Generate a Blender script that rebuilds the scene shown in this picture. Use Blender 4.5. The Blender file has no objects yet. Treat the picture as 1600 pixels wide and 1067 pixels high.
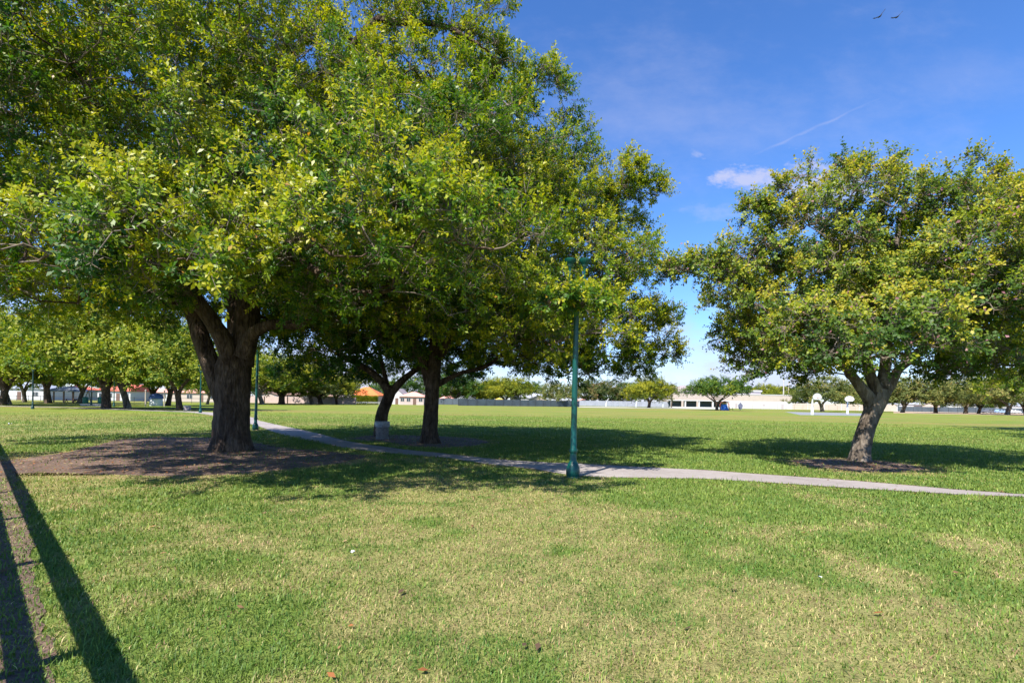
import bpy, bmesh, math, random
import numpy as np
from mathutils import Vector, Matrix

R = math.radians
SC = bpy.context.scene
COL = SC.collection
rng = np.random.default_rng(11)
random.seed(5)

# ------------------------------------------------------------------ camera
EYE = 1.6
ROLL = R(0.9)
RIGHT = Vector((math.cos(ROLL), 0, math.sin(ROLL)))
UP = Vector((-math.sin(ROLL), 0, math.cos(ROLL)))
FWD = Vector((0, 1, 0))
cam_d = bpy.data.cameras.new('camera')
cam_d.sensor_width = 36.0
cam_d.lens = 18.0
cam_d.shift_y = 93.5 / 1600
cam_d.clip_start = 0.05
cam_d.clip_end = 5000
cam = bpy.data.objects.new('camera', cam_d)
COL.objects.link(cam)
cam.matrix_world = Matrix(((RIGHT.x, UP.x, 0, 0), (0, 0, -1, 0), (RIGHT.z, UP.z, 0, EYE), (0, 0, 0, 1)))
SC.camera = cam


def ray(px, py):
    return RIGHT * ((px - 800) / 800) + UP * ((627 - py) / 800) + FWD


def at(px, py, Y):
    "surveyed point seen at a pixel of the photo at distance Y"
    return Vector((0, 0, EYE)) + ray(px, py) * Y


def gr(px, py):
    r_ = ray(px, py)
    p = Vector((0, 0, EYE)) + r_ * (EYE / -r_.z)
    p.z = 0
    return p


def hz(px):
    return 627 + (px - 800) * math.tan(ROLL)


# ------------------------------------------------------------------ light
SUN_EL, SUN_DIR = R(50), Vector((0.53, 0.848))
lv = Vector((SUN_DIR.x * math.cos(SUN_EL), SUN_DIR.y * math.cos(SUN_EL), -math.sin(SUN_EL)))
sun_d = bpy.data.lights.new('sun', 'SUN')
sun_d.energy = 4.9
sun_d.angle = R(0.5)
sun_d.color = (1.0, 0.94, 0.83)
sun = bpy.data.objects.new('sun', sun_d)
COL.objects.link(sun)
sun.rotation_euler = lv.to_track_quat('-Z', 'Y').to_euler()
sun.location = (-20, -25, 40)


# ------------------------------------------------------------------ node helpers
def N(nt, kind, **kw):
    n = nt.nodes.new(kind)
    for k, v in kw.items():
        if k.startswith('in_'):
            key = k[3:]
            key = int(key) if key.isdigit() else key.replace('_', ' ')
            n.inputs[key].default_value = v
        else:
            setattr(n, k, v)
    return n


def L(nt, a, b):
    nt.links.new(a, b)


def math_n(nt, op, a, b=None, c=None, clamp=False):
    n = nt.nodes.new('ShaderNodeMath')
    n.operation = op
    n.use_clamp = clamp
    for i, v in enumerate((a, b, c)):
        if v is None:
            continue
        if hasattr(v, 'links'):
            nt.links.new(v, n.inputs[i])
        else:
            n.inputs[i].default_value = v
    return n.outputs[0]


def mixc(nt, fac, a, b, blend='MIX'):
    n = nt.nodes.new('ShaderNodeMix')
    n.data_type = 'RGBA'
    n.blend_type = blend
    for sock, v in ((n.inputs['Factor'], fac), (n.inputs['A'], a), (n.inputs['B'], b)):
        if hasattr(v, 'links'):
            nt.links.new(v, sock)
        else:
            if sock.type == 'RGBA' and len(v) == 3:
                v = (*v, 1)
            sock.default_value = v
    return n.outputs['Result']


def ramp(nt, fac, stops, interp='LINEAR'):
    n = nt.nodes.new('ShaderNodeValToRGB')
    n.color_ramp.interpolation = interp
    while len(n.color_ramp.elements) < len(stops):
        n.color_ramp.elements.new(0.5)
    for e, (p, c) in zip(n.color_ramp.elements, stops):
        e.position = p
        e.color = (*c, 1) if len(c) == 3 else c
    nt.links.new(fac, n.inputs[0])
    return n.outputs[0]


def new_mat(name):
    m = bpy.data.materials.new(name)
    m.use_nodes = True
    nt = m.node_tree
    nt.nodes.clear()
    out = nt.nodes.new('ShaderNodeOutputMaterial')
    b = nt.nodes.new('ShaderNodeBsdfPrincipled')
    nt.links.new(b.outputs[0], out.inputs[0])
    return m, nt, b, out


def coords(nt, kind='Object', scale=None):
    t = nt.nodes.new('ShaderNodeTexCoord').outputs[kind]
    if scale is not None:
        mp = nt.nodes.new('ShaderNodeMapping')
        mp.inputs['Scale'].default_value = scale
        nt.links.new(t, mp.inputs[0])
        t = mp.outputs[0]
    return t


def noise(nt, vec, scale, detail=4, rough=0.55, out=0):
    n = nt.nodes.new('ShaderNodeTexNoise')
    n.inputs['Scale'].default_value = scale
    n.inputs['Detail'].default_value = detail
    n.inputs['Roughness'].default_value = rough
    if vec is not None:
        nt.links.new(vec, n.inputs['Vector'])
    return n.outputs[out]


def bump(nt, b, height, strength=0.5, dist=0.02):
    n = nt.nodes.new('ShaderNodeBump')
    n.inputs['Strength'].default_value = strength
    n.inputs['Distance'].default_value = dist
    nt.links.new(height, n.inputs['Height'])
    nt.links.new(n.outputs[0], b.inputs['Normal'])


def surf(name, base, rough=0.7, var=0.25, scale=3.0, bumpy=0.0, metal=0.0, second=None):
    "a plain weathered surface: base colour broken up by blotches and grime"
    m, nt, b, _ = new_mat(name)
    v = coords(nt)
    f1 = noise(nt, v, scale, 6, 0.6)
    f2 = noise(nt, v, scale * 7, 3, 0.6)
    f = math_n(nt, 'MULTIPLY_ADD', f2, 0.4, math_n(nt, 'MULTIPLY', f1, 0.6))
    dark = second or tuple(c * (1 - var * 1.6) for c in base)
    lite = tuple(min(1, c * (1 + var)) for c in base)
    c = ramp(nt, f, [(0.3, dark), (0.5, base), (0.7, lite)])
    L(nt, c, b.inputs['Base Color'])
    b.inputs['Roughness'].default_value = rough
    b.inputs['Metallic'].default_value = metal
    if bumpy:
        bump(nt, b, f2, bumpy, 0.02)
    return m


def leaf_mat(name, stops, rough=0.38, transl=0.4, spec=0.32):
    m, nt, b, out = new_mat(name)
    a = nt.nodes.new('ShaderNodeAttribute')
    a.attribute_name = 'tint'
    c = ramp(nt, a.outputs['Fac'], stops)
    L(nt, c, b.inputs['Base Color'])
    b.inputs['Roughness'].default_value = rough
    b.inputs['Specular IOR Level'].default_value = spec
    t = nt.nodes.new('ShaderNodeBsdfTranslucent')
    tc = mixc(nt, 1.0, c, (1.3, 1.35, 0.5), 'MULTIPLY')
    L(nt, tc, t.inputs['Color'])
    mx = nt.nodes.new('ShaderNodeMixShader')
    mx.inputs[0].default_value = transl
    L(nt, b.outputs[0], mx.inputs[1])
    L(nt, t.outputs[0], mx.inputs[2])
    L(nt, mx.outputs[0], out.inputs[0])
    return m


def bark_mat(name, dark, mid, lite, scale=6.0):
    m, nt, b, _ = new_mat(name)
    v = coords(nt, 'Object', (1, 1, 0.32))
    f1 = noise(nt, v, scale, 8, 0.65)
    vo = nt.nodes.new('ShaderNodeTexVoronoi')
    vo.inputs['Scale'].default_value = scale * 2.2
    dv = nt.nodes.new('ShaderNodeVectorMath')
    dv.operation = 'ADD'
    L(nt, v, dv.inputs[0])
    nv = nt.nodes.new('ShaderNodeTexNoise')
    nv.inputs['Scale'].default_value = 5
    L(nt, v, nv.inputs['Vector'])
    sc_ = nt.nodes.new('ShaderNodeVectorMath')
    sc_.operation = 'SCALE'
    sc_.inputs['Scale'].default_value = 0.25
    L(nt, nv.outputs['Color'], sc_.inputs[0])
    L(nt, sc_.outputs[0], dv.inputs[1])
    L(nt, dv.outputs[0], vo.inputs['Vector'])
    f2 = noise(nt, coords(nt), 1.6, 4, 0.6)
    c = ramp(nt, f1, [(0.3, dark), (0.52, mid), (0.72, lite)])
    c = mixc(nt, ramp(nt, f2, [(0.48, (0, 0, 0)), (0.62, (1, 1, 1))]), c, mixc(nt, 0.55, c, lite))
    cr = ramp(nt, vo.outputs['Distance'], [(0.0, (1, 1, 1)), (0.5, (0.75, 0.75, 0.75)), (0.8, (0.45, 0.43, 0.4))])
    c = mixc(nt, 0.8, c, cr, 'MULTIPLY')
    L(nt, c, b.inputs['Base Color'])
    b.inputs['Roughness'].default_value = 0.9
    b.inputs['Specular IOR Level'].default_value = 0.2
    h = math_n(nt, 'SUBTRACT', f1, math_n(nt, 'MULTIPLY', vo.outputs['Distance'], 0.8))
    bump(nt, b, h, 1.0, 0.09)
    return m


# ------------------------------------------------------------------ sky
world = bpy.data.worlds.new('World')
SC.world = world
world.use_nodes = True
nt = world.node_tree
nt.nodes.clear()
wo = nt.nodes.new('ShaderNodeOutputWorld')
bg = nt.nodes.new('ShaderNodeBackground')
L(nt, bg.outputs[0], wo.inputs[0])
sky = nt.nodes.new('ShaderNodeTexSky')
sky.sky_type = 'NISHITA'
sky.sun_disc = False
sky.sun_elevation = SUN_EL
sky.sun_rotation = R(212)
sky.air_density = 1.0
sky.dust_density = 0.0
sky.ozone_density = 3.0
bg.inputs['Strength'].default_value = 0.092
hs = nt.nodes.new('ShaderNodeHueSaturation')
hs.inputs['Saturation'].default_value = 1.1
L(nt, mixc(nt, 1.0, sky.outputs[0], (0.80, 0.912, 1.18), 'MULTIPLY'), hs.inputs['Color'])
tc = nt.nodes.new('ShaderNodeTexCoord').outputs['Generated']
sx = nt.nodes.new('ShaderNodeSeparateXYZ')
L(nt, tc, sx.inputs[0])
yy = math_n(nt, 'MAXIMUM', sx.outputs['Y'], 0.02)
U = math_n(nt, 'DIVIDE', sx.outputs['X'], yy)
V = math_n(nt, 'DIVIDE', sx.outputs['Z'], yy)
cv = nt.nodes.new('ShaderNodeCombineXYZ')
L(nt, U, cv.inputs[0])
L(nt, V, cv.inputs[1])
mp = nt.nodes.new('ShaderNodeMapping')
mp.inputs['Scale'].default_value = (1, 1.9, 1)
mp.inputs['Rotation'].default_value = (0, 0, R(-12))
L(nt, cv.outputs[0], mp.inputs[0])
cn = noise(nt, mp.outputs[0], 13.0, 9, 0.66)
cn2 = noise(nt, mp.outputs[0], 3.2, 7, 0.65)


def blob(u, v, ru, rv, sharp_lo, sharp_hi, amp, nz):
    a = math_n(nt, 'DIVIDE', math_n(nt, 'SUBTRACT', U, u), ru)
    b_ = math_n(nt, 'DIVIDE', math_n(nt, 'SUBTRACT', V, v), rv)
    d = math_n(nt, 'SQRT', math_n(nt, 'ADD', math_n(nt, 'MULTIPLY', a, a), math_n(nt, 'MULTIPLY', b_, b_)))
    k = math_n(nt, 'SUBTRACT', 1.0, d)
    k = math_n(nt, 'ADD', k, math_n(nt, 'MULTIPLY', math_n(nt, 'SUBTRACT', nz, 0.5), 3.6))
    mr = nt.nodes.new('ShaderNodeMapRange')
    mr.interpolation_type = 'SMOOTHSTEP'
    mr.inputs['From Min'].default_value = sharp_lo
    mr.inputs['From Max'].default_value = sharp_hi
    L(nt, k, mr.inputs['Value'])
    return math_n(nt, 'MULTIPLY', mr.outputs[0], amp)


def uv_dir(px, py):
    r_ = ray(px, py)
    return r_.x, r_.z


clouds = None
for px, py, ru, rv, lo, hi, amp, nz in (
        (1175, 280, 0.085, 0.035, 0.1, 0.9, 0.75, cn), (1088, 243, 0.03, 0.016, 0.1, 1.0, 0.45, cn),
        (1290, 285, 0.12, 0.06, 0.0, 0.9, 0.75, cn), (1600, 350, 0.06, 0.05, 0.0, 0.9, 0.6, cn),
        (1120, 330, 0.09, 0.03, 0.1, 1.2, 0.22, cn), (1180, 170, 0.6, 0.2, -0.1, 1.6, 0.24, cn2),
        (1100, 545, 0.3, 0.028, 0.0, 1.1, 0.45, cn2), (1110, 478, 0.1, 0.02, 0.1, 1.1, 0.25, cn),
        (1110, 610, 3.0, 0.17, -0.2, 1.3, 0.85, cn2), (30, 470, 0.3, 0.1, 0, 1.2, 0.35, cn2),
        (1450, 120, 0.6, 0.1, 0.1, 1.5, 0.12, cn2)):
    u, v = uv_dir(px, py)
    c = blob(u, v, ru, rv, lo, hi, amp, nz)
    clouds = c if clouds is None else math_n(nt, 'MAXIMUM', clouds, c)
# aircraft trail, a thin high streak
(u0, v0), (u1, v1) = uv_dir(1165, 248), uv_dir(1415, 137)
ln = math.hypot(u1 - u0, v1 - v0)
tx, ty = (u1 - u0) / ln, (v1 - v0) / ln
s = math_n(nt, 'ADD', math_n(nt, 'MULTIPLY', math_n(nt, 'SUBTRACT', U, u0), tx),
           math_n(nt, 'MULTIPLY', math_n(nt, 'SUBTRACT', V, v0), ty))
q = math_n(nt, 'ADD', math_n(nt, 'MULTIPLY', math_n(nt, 'SUBTRACT', U, u0), -ty),
           math_n(nt, 'MULTIPLY', math_n(nt, 'SUBTRACT', V, v0), tx))
qa = math_n(nt, 'ABSOLUTE', math_n(nt, 'ADD', q, math_n(nt, 'MULTIPLY', math_n(nt, 'SUBTRACT', cn, 0.5), 0.012)))
line = math_n(nt, 'SUBTRACT', 1.0, math_n(nt, 'DIVIDE', qa, 0.0055), clamp=True)
env = math_n(nt, 'MULTIPLY', math_n(nt, 'MULTIPLY_ADD', s, 12.0, 0.1, clamp=True),
             math_n(nt, 'MULTIPLY', math_n(nt, 'SUBTRACT', ln, s), 8.0, clamp=True))
line = math_n(nt, 'MULTIPLY', math_n(nt, 'MULTIPLY', line, env), math_n(nt, 'MULTIPLY', cn, 0.5))
front = math_n(nt, 'GREATER_THAN', sx.outputs['Y'], 0.05)
cl = math_n(nt, 'MULTIPLY', math_n(nt, 'MAXIMUM', clouds, line), front)
skyc = mixc(nt, cl, hs.outputs[0], (3.35, 3.45, 4.6))
L(nt, skyc, bg.inputs['Color'])

SC.view_settings.view_transform = 'Standard'
SC.view_settings.look = 'None'
SC.view_settings.exposure = 1.16
SC.view_settings.gamma = 1.0
SC.view_settings.use_curve_mapping = False
SC.render.engine = 'CYCLES'
SC.cycles.max_bounces = 5
SC.cycles.transparent_max_bounces = 8
SC.cycles.use_denoising = True
SC.cycles.sample_clamp_indirect = 6


# ------------------------------------------------------------------ object helpers
def np_mesh(name, verts, faces, mat, smooth=False, tint=None, col=None):
    verts = np.asarray(verts, dtype=np.float32).reshape(-1, 3)
    me = bpy.data.meshes.new(name)
    me.vertices.add(len(verts))
    me.vertices.foreach_set('co', verts.ravel())
    if not isinstance(faces, (list, tuple)):
        faces = [faces]
    faces = [np.asarray(f, dtype=np.int32) for f in faces if len(f)]
    nl = sum(f.size for f in faces)
    npoly = sum(len(f) for f in faces)
    me.loops.add(nl)
    me.polygons.add(npoly)
    me.loops.foreach_set('vertex_index', np.concatenate([f.ravel() for f in faces]))
    tot = np.concatenate([np.full(len(f), f.shape[1], dtype=np.int32) for f in faces])
    st = np.concatenate([[0], np.cumsum(tot)[:-1]]).astype(np.int32)
    me.polygons.foreach_set('loop_start', st)
    if smooth:
        me.polygons.foreach_set('use_smooth', np.ones(npoly, dtype=bool))
    if tint is not None:
        a = me.attributes.new('tint', 'FLOAT', 'FACE')
        a.data.foreach_set('value', np.asarray(tint, dtype=np.float32))
    if col is not None:
        a = me.attributes.new('shade', 'FLOAT_COLOR', 'FACE')
        c4 = np.ones((npoly, 4), dtype=np.float32)
        c4[:, :3] = col
        a.data.foreach_set('color', c4.ravel())
    me.update(calc_edges=True)
    me.validate()
    if mat:
        me.materials.append(mat)
    return me


def link(name, me, parent=None, loc=None):
    o = bpy.data.objects.new(name, me)
    COL.objects.link(o)
    if parent is not None:
        o.parent = parent
    if loc is not None:
        o.location = loc
    return o


def tag(o, label=None, cat=None, group=None, kind=None):
    if label:
        o['label'] = label
    if cat:
        o['category'] = cat
    if group:
        o['group'] = group
    if kind:
        o['kind'] = kind
    return o


def empty(name, loc, label, cat, group=None, rz=0.0):
    o = bpy.data.objects.new(name, None)
    o.empty_display_size = 0.3
    COL.objects.link(o)
    o.location = loc
    o.rotation_euler = (0, 0, rz)
    return tag(o, label, cat, group)


class MB:
    "collects shapes for one mesh"

    def __init__(self):
        self.v, self.f = [], []

    def add(self, vs, fs):
        n = len(self.v)
        self.v += [tuple(p) for p in vs]
        self.f += [tuple(i + n for i in f) for f in fs]
        return self

    def box(self, x0, x1, y0, y1, z0, z1):
        vs = [(x, y, z) for z in (z0, z1) for y in (y0, y1) for x in (x0, x1)]
        return self.add(vs, [(0, 2, 3, 1), (4, 5, 7, 6), (0, 1, 5, 4), (2, 6, 7, 3), (0, 4, 6, 2), (1, 3, 7, 5)])

    def beam(self, a, b, w, h, up=(0, 0, 1)):
        a, b = Vector(a), Vector(b)
        d = (b - a).normalized()
        u = Vector(up)
        s_ = d.cross(u)
        if s_.length < 1e-4:
            s_ = d.cross(Vector((1, 0, 0)))
        s_.normalize()
        u = s_.cross(d)
        vs = [p + s_ * i * w / 2 + u * j * h / 2 for p in (a, b) for j in (-1, 1) for i in (-1, 1)]
        return self.add(vs, [(0, 2, 3, 1), (4, 5, 7, 6), (0, 1, 5, 4), (2, 6, 7, 3), (0, 4, 6, 2), (1, 3, 7, 5)])

    def tube(self, pts, rad, n=8, cap=True):
        pts = [Vector(p) for p in pts]
        if not hasattr(rad, '__len__'):
            rad = [rad] * len(pts)
        vs, fs = [], []
        ref = None
        for i, p in enumerate(pts):
            d = (pts[min(i + 1, len(pts) - 1)] - pts[max(i - 1, 0)]).normalized()
            if ref is None:
                ref = d.orthogonal().normalized()
            ref = (ref - d * ref.dot(d)).normalized()
            b = d.cross(ref)
            for k in range(n):
                a = 2 * math.pi * k / n
                vs.append(p + (ref * math.cos(a) + b * math.sin(a)) * rad[i])
        for i in range(len(pts) - 1):
            for k in range(n):
                a, b_ = i * n + k, i * n + (k + 1) % n
                fs.append((a, b_, b_ + n, a + n))
        if cap:
            fs.append(tuple(range(n))[::-1])
            fs.append(tuple(range((len(pts) - 1) * n, len(pts) * n)))
        return self.add(vs, fs)

    def lathe(self, prof, n=16, x=0, y=0, cap=True):
        vs = [(x + r * math.cos(2 * math.pi * k / n), y + r * math.sin(2 * math.pi * k / n), z) for r, z in prof for k in range(n)]
        fs = []
        for i in range(len(prof) - 1):
            for k in range(n):
                a, b_ = i * n + k, i * n + (k + 1) % n
                fs.append((a, b_, b_ + n, a + n))
        if cap:
            fs.append(tuple(range(n))[::-1])
            fs.append(tuple(range((len(prof) - 1) * n, len(prof) * n)))
        return self.add(vs, fs)

    def build(self, name, mat, parent=None, loc=None, smooth=False, bevel=0.0):
        me = bpy.data.meshes.new(name)
        me.from_pydata(self.v, [], self.f)
        bm = bmesh.new()
        bm.from_mesh(me)
        bmesh.ops.recalc_face_normals(bm, faces=bm.faces)
        if bevel:
            bmesh.ops.bevel(bm, geom=list(bm.edges), offset=bevel, segments=2, affect='EDGES', clamp_overlap=True)
        bm.to_mesh(me)
        bm.free()
        if smooth:
            for p in me.polygons:
                p.use_smooth = True
            try:
                me.set_sharp_from_angle(angle=R(40))
            except Exception:
                pass
        me.materials.append(mat)
        return link(name, me, parent, loc)


def copy_thing(src, loc, rz=0.0, sc=1.0, label=None, group=None):
    kids = [o for o in bpy.data.objects if o.parent == src]
    r_ = src.copy()
    COL.objects.link(r_)
    r_.location = loc
    r_.rotation_euler = (0, 0, rz)
    r_.scale = (sc, sc, sc) if not hasattr(sc, '__len__') else sc
    if label:
        r_['label'] = label
    if group:
        r_['group'] = group
    for k in kids:
        c_ = k.copy()
        COL.objects.link(c_)
        c_.parent = r_
        for k2 in [o for o in bpy.data.objects if o.parent == k]:
            d_ = k2.copy()
            COL.objects.link(d_)
            d_.parent = c_
    return r_


_tab = np.random.default_rng(77).random((64, 64))


def vnoise(x, y, s=1.0, off=0.0):
    x = np.asarray(x) * s + off
    y = np.asarray(y) * s + off * 1.7
    xi, yi = np.floor(x).astype(int), np.floor(y).astype(int)
    fx, fy = x - xi, y - yi
    fx, fy = fx * fx * (3 - 2 * fx), fy * fy * (3 - 2 * fy)
    t = lambda a, b: _tab[a % 64, b % 64]
    return (t(xi, yi) * (1 - fx) + t(xi + 1, yi) * fx) * (1 - fy) + (t(xi, yi + 1) * (1 - fx) + t(xi + 1, yi + 1) * fx) * fy


def fbm(x, y, s, off=0.0, o=4):
    r_, a, t = 0, 0.5, 0
    for k in range(o):
        r_ = r_ + a * vnoise(x, y, s * 2 ** k, off + 9.3 * k)
        t += a
        a *= 0.55
    return r_ / t


def unit(a):
    return a / np.maximum(np.linalg.norm(a, axis=-1, keepdims=True), 1e-9)


# ------------------------------------------------------------------ materials
M = {}
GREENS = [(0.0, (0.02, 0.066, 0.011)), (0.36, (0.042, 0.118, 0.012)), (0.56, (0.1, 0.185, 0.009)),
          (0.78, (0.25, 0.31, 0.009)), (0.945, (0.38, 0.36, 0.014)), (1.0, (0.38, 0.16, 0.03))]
M['leaf_big'] = leaf_mat('glossy_green_leaves', GREENS, rough=0.42)
M['leaf_mid'] = leaf_mat('mid_green_leaves', GREENS, rough=0.44)
M['leaf_orchid'] = leaf_mat('yellowing_leaves', [(0.0, (0.03, 0.075, 0.014)), (0.35, (0.065, 0.13, 0.018)), (0.6, (0.16, 0.225, 0.018)),
                                               (0.82, (0.31, 0.32, 0.02)), (0.945, (0.4, 0.34, 0.03)), (0.968, (0.24, 0.14, 0.1)), (1.0, (0.36, 0.14, 0.22))], rough=0.5)
M['leaf_far'] = leaf_mat('far_green_leaves', [(0.0, (0.025, 0.07, 0.012)), (0.4, (0.07, 0.14, 0.014)), (0.7, (0.19, 0.245, 0.016)), (1.0, (0.32, 0.31, 0.03))], rough=0.6)
M['leaf_olive'] = leaf_mat('olive_leaves', [(0.0, (0.06, 0.09, 0.03)), (0.4, (0.13, 0.16, 0.045)), (0.8, (0.24, 0.23, 0.06)), (1.0, (0.3, 0.21, 0.09))], rough=0.7)
M['leaf_yellow'] = leaf_mat('yellow_green_leaves', [(0.0, (0.06, 0.1, 0.01)), (0.45, (0.17, 0.2, 0.012)), (0.8, (0.3, 0.29, 0.015)), (1.0, (0.36, 0.32, 0.02))], rough=0.6)
M['leaf_rust'] = leaf_mat('rusty_leaves', [(0.0, (0.03, 0.07, 0.02)), (0.5, (0.09, 0.13, 0.035)), (0.8, (0.2, 0.17, 0.06)), (1.0, (0.28, 0.16, 0.09))], rough=0.7)
M['bark'] = bark_mat('rough_brown_bark', (0.03, 0.02, 0.016), (0.1, 0.068, 0.05), (0.2, 0.145, 0.11))
M['bark_pale'] = bark_mat('mottled_grey_bark', (0.05, 0.04, 0.033), (0.16, 0.13, 0.105), (0.36, 0.31, 0.26), 4.0)
M['twig'] = surf('grey_twigs', (0.17, 0.135, 0.11), 0.85, 0.3, 5)

# lawn
m, nt, b, _ = new_mat('mown_turf')
v = coords(nt)
n1 = noise(nt, v, 0.22, 5, 0.6)
vb = coords(nt, 'Object', (0.012, 0.11, 1))
n2 = noise(nt, vb, 1.0, 4, 0.6)
n3 = noise(nt, v, 9.0, 5, 0.7)
n4 = noise(nt, v, 60.0, 3, 0.7)
c = ramp(nt, n1, [(0.36, (0.12, 0.19, 0.024)), (0.52, (0.16, 0.21, 0.028)), (0.66, (0.22, 0.225, 0.05))])
c = mixc(nt, math_n(nt, 'MULTIPLY', ramp(nt, n2, [(0.46, (0, 0, 0)), (0.6, (1, 1, 1))]), 0.75), c, (0.235, 0.185, 0.06))
c = mixc(nt, 0.75, c, ramp(nt, n3, [(0.25, (0.5, 0.55, 0.45)), (0.5, (1, 1, 1)), (0.75, (1.3, 1.25, 1.2))]), 'MULTIPLY')
c = mixc(nt, 0.7, c, ramp(nt, n4, [(0.25, (0.45, 0.5, 0.4)), (0.5, (1, 1, 1)), (0.8, (1.35, 1.3, 1.3))]), 'MULTIPLY')
at_n = nt.nodes.new('ShaderNodeAttribute')
at_n.attribute_name = 'near'
at_c = nt.nodes.new('ShaderNodeAttribute')
at_c.attribute_name = 'thatch'
n5 = noise(nt, v, 35.0, 5, 0.75)
th = mixc(nt, 0.85, at_c.outputs['Color'], ramp(nt, n5, [(0.3, (0.35, 0.33, 0.3)), (0.5, (0.95, 0.95, 0.95)), (0.7, (1.45, 1.4, 1.4))]), 'MULTIPLY')
c = mixc(nt, at_n.outputs['Fac'], c, th)
L(nt, c, b.inputs['Base Color'])
b.inputs['Roughness'].default_value = 0.9
b.inputs['Specular IOR Level'].default_value = 0.15
bump(nt, b, math_n(nt, 'ADD', n4, n3), 0.8, 0.04)
M['lawn'] = m

# grass blades
m, nt, b, out = new_mat('grass_blades')
a = nt.nodes.new('ShaderNodeAttribute')
a.attribute_name = 'shade'
L(nt, a.outputs['Color'], b.inputs['Base Color'])
b.inputs['Roughness'].default_value = 0.55
b.inputs['Specular IOR Level'].default_value = 0.3
t = nt.nodes.new('ShaderNodeBsdfTranslucent')
L(nt, mixc(nt, 1.0, a.outputs['Color'], (1.2, 1.25, 0.7), 'MULTIPLY'), t.inputs['Color'])
mx = nt.nodes.new('ShaderNodeMixShader')
mx.inputs[0].default_value = 0.3
L(nt, b.outputs[0], mx.inputs[1])
L(nt, t.outputs[0], mx.inputs[2])
L(nt, mx.outputs[0], out.inputs[0])
M['blade'] = m

# dirt, path, court
m, nt, b, _ = new_mat('bare_soil')
v = coords(nt)
n1 = noise(nt, v, 0.9, 6, 0.65)
n2 = noise(nt, v, 14, 6, 0.7)
c = ramp(nt, n1, [(0.3, (0.1, 0.063, 0.047)), (0.55, (0.155, 0.1, 0.075)), (0.7, (0.24, 0.165, 0.125))])
c = mixc(nt, 0.8, c, ramp(nt, n2, [(0.3, (0.4, 0.38, 0.36)), (0.5, (0.95, 0.95, 0.95)), (0.7, (1.4, 1.35, 1.25))]), 'MULTIPLY')
L(nt, c, b.inputs['Base Color'])
b.inputs['Roughness'].default_value = 0.95
bump(nt, b, n2, 0.9, 0.05)
M['dirt'] = m
m, nt, b, _ = new_mat('old_asphalt_path')
v = coords(nt)
n1 = noise(nt, v, 0.5, 6, 0.65)
n2 = noise(nt, v, 120, 3, 0.7)
n3 = noise(nt, v, 3.5, 5, 0.7)
c = ramp(nt, n1, [(0.3, (0.23, 0.2, 0.192)), (0.7, (0.325, 0.29, 0.278))])
c = mixc(nt, 0.6, c, ramp(nt, n2, [(0.3, (0.6, 0.6, 0.6)), (0.6, (1.15, 1.15, 1.15))]), 'MULTIPLY')
c = mixc(nt, 0.5, c, ramp(nt, n3, [(0.3, (0.7, 0.68, 0.66)), (0.55, (1.05, 1.05, 1.05))]), 'MULTIPLY')
L(nt, c, b.inputs['Base Color'])
b.inputs['Roughness'].default_value = 0.9
bump(nt, b, n2, 0.5, 0.006)
M['path'] = m
M['court'] = surf('court_asphalt', (0.2, 0.21, 0.23), 0.85, 0.15, 0.6)
M['dry'] = surf('dry_ground', (0.42, 0.31, 0.2), 0.95, 0.2, 0.3)
M['kerb'] = surf('pale_concrete', (0.4, 0.38, 0.36), 0.85, 0.15, 1.0)
# metals, paint
M['lamp_green'] = surf('green_lamp_paint', (0.001, 0.06, 0.05), 0.34, 0.22, 5, second=(0.001, 0.04, 0.038))
M['lamp_dark'] = surf('dark_green_lamp_paint', (0.012, 0.05, 0.05), 0.5, 0.25, 5)
M['lens'] = surf('lamp_lens', (0.06, 0.13, 0.12), 0.3, 0.05, 5)
M['steel'] = surf('galvanised_steel', (0.45, 0.46, 0.48), 0.45, 0.15, 4, metal=0.6)
M['white'] = surf('white_paint', (0.5, 0.5, 0.51), 0.6, 0.06, 0.8)
M['white_pole'] = surf('white_pole_paint', (0.6, 0.62, 0.66), 0.5, 0.1, 2)
M['cream'] = surf('cream_render', (0.42, 0.355, 0.31), 0.85, 0.1, 0.7)
M['pink'] = surf('pale_pink_render', (0.46, 0.36, 0.34), 0.85, 0.12, 0.7)
M['tan'] = surf('tan_render', (0.36, 0.27, 0.2), 0.85, 0.12, 0.7)
M['grey_wall'] = surf('grey_mauve_panel', (0.4, 0.36, 0.38), 0.8, 0.1, 0.7)
M['roof_grey'] = surf('grey_shingles', (0.33, 0.34, 0.38), 0.9, 0.15, 1.4, 0.3)
M['roof_blue'] = surf('pale_blue_grey_shingles', (0.27, 0.3, 0.38), 0.85, 0.12, 1.4, 0.3)
M['roof_red'] = surf('red_tiles', (0.5, 0.12, 0.08), 0.85, 0.2, 2, 0.3)
M['roof_orange'] = surf('orange_tiles', (0.68, 0.17, 0.045), 0.85, 0.25, 2, 0.3)
M['roof_brown'] = surf('brown_shingles', (0.24, 0.15, 0.12), 0.9, 0.2, 2, 0.3)
M['roof_pink'] = surf('faded_pink_tiles', (0.62, 0.3, 0.25), 0.85, 0.15, 2, 0.3)
M['roof_mauve'] = surf('mauve_grey_shingles', (0.3, 0.25, 0.26), 0.9, 0.15, 1.4, 0.3)
M['glass'] = surf('dark_window_glass', (0.035, 0.045, 0.06), 0.12, 0.2, 0.6)
M['door'] = surf('brown_door', (0.14, 0.08, 0.06), 0.6, 0.2, 2)
M['screen'] = surf('slate_blue_windscreen', (0.055, 0.075, 0.095), 0.8, 0.3, 0.5)
M['screen_pale'] = surf('pale_grey_fence_mesh', (0.24, 0.26, 0.32), 0.7, 0.2, 0.5)
M['dark_metal'] = surf('dark_railing', (0.03, 0.03, 0.035), 0.6, 0.2, 3)
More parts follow.
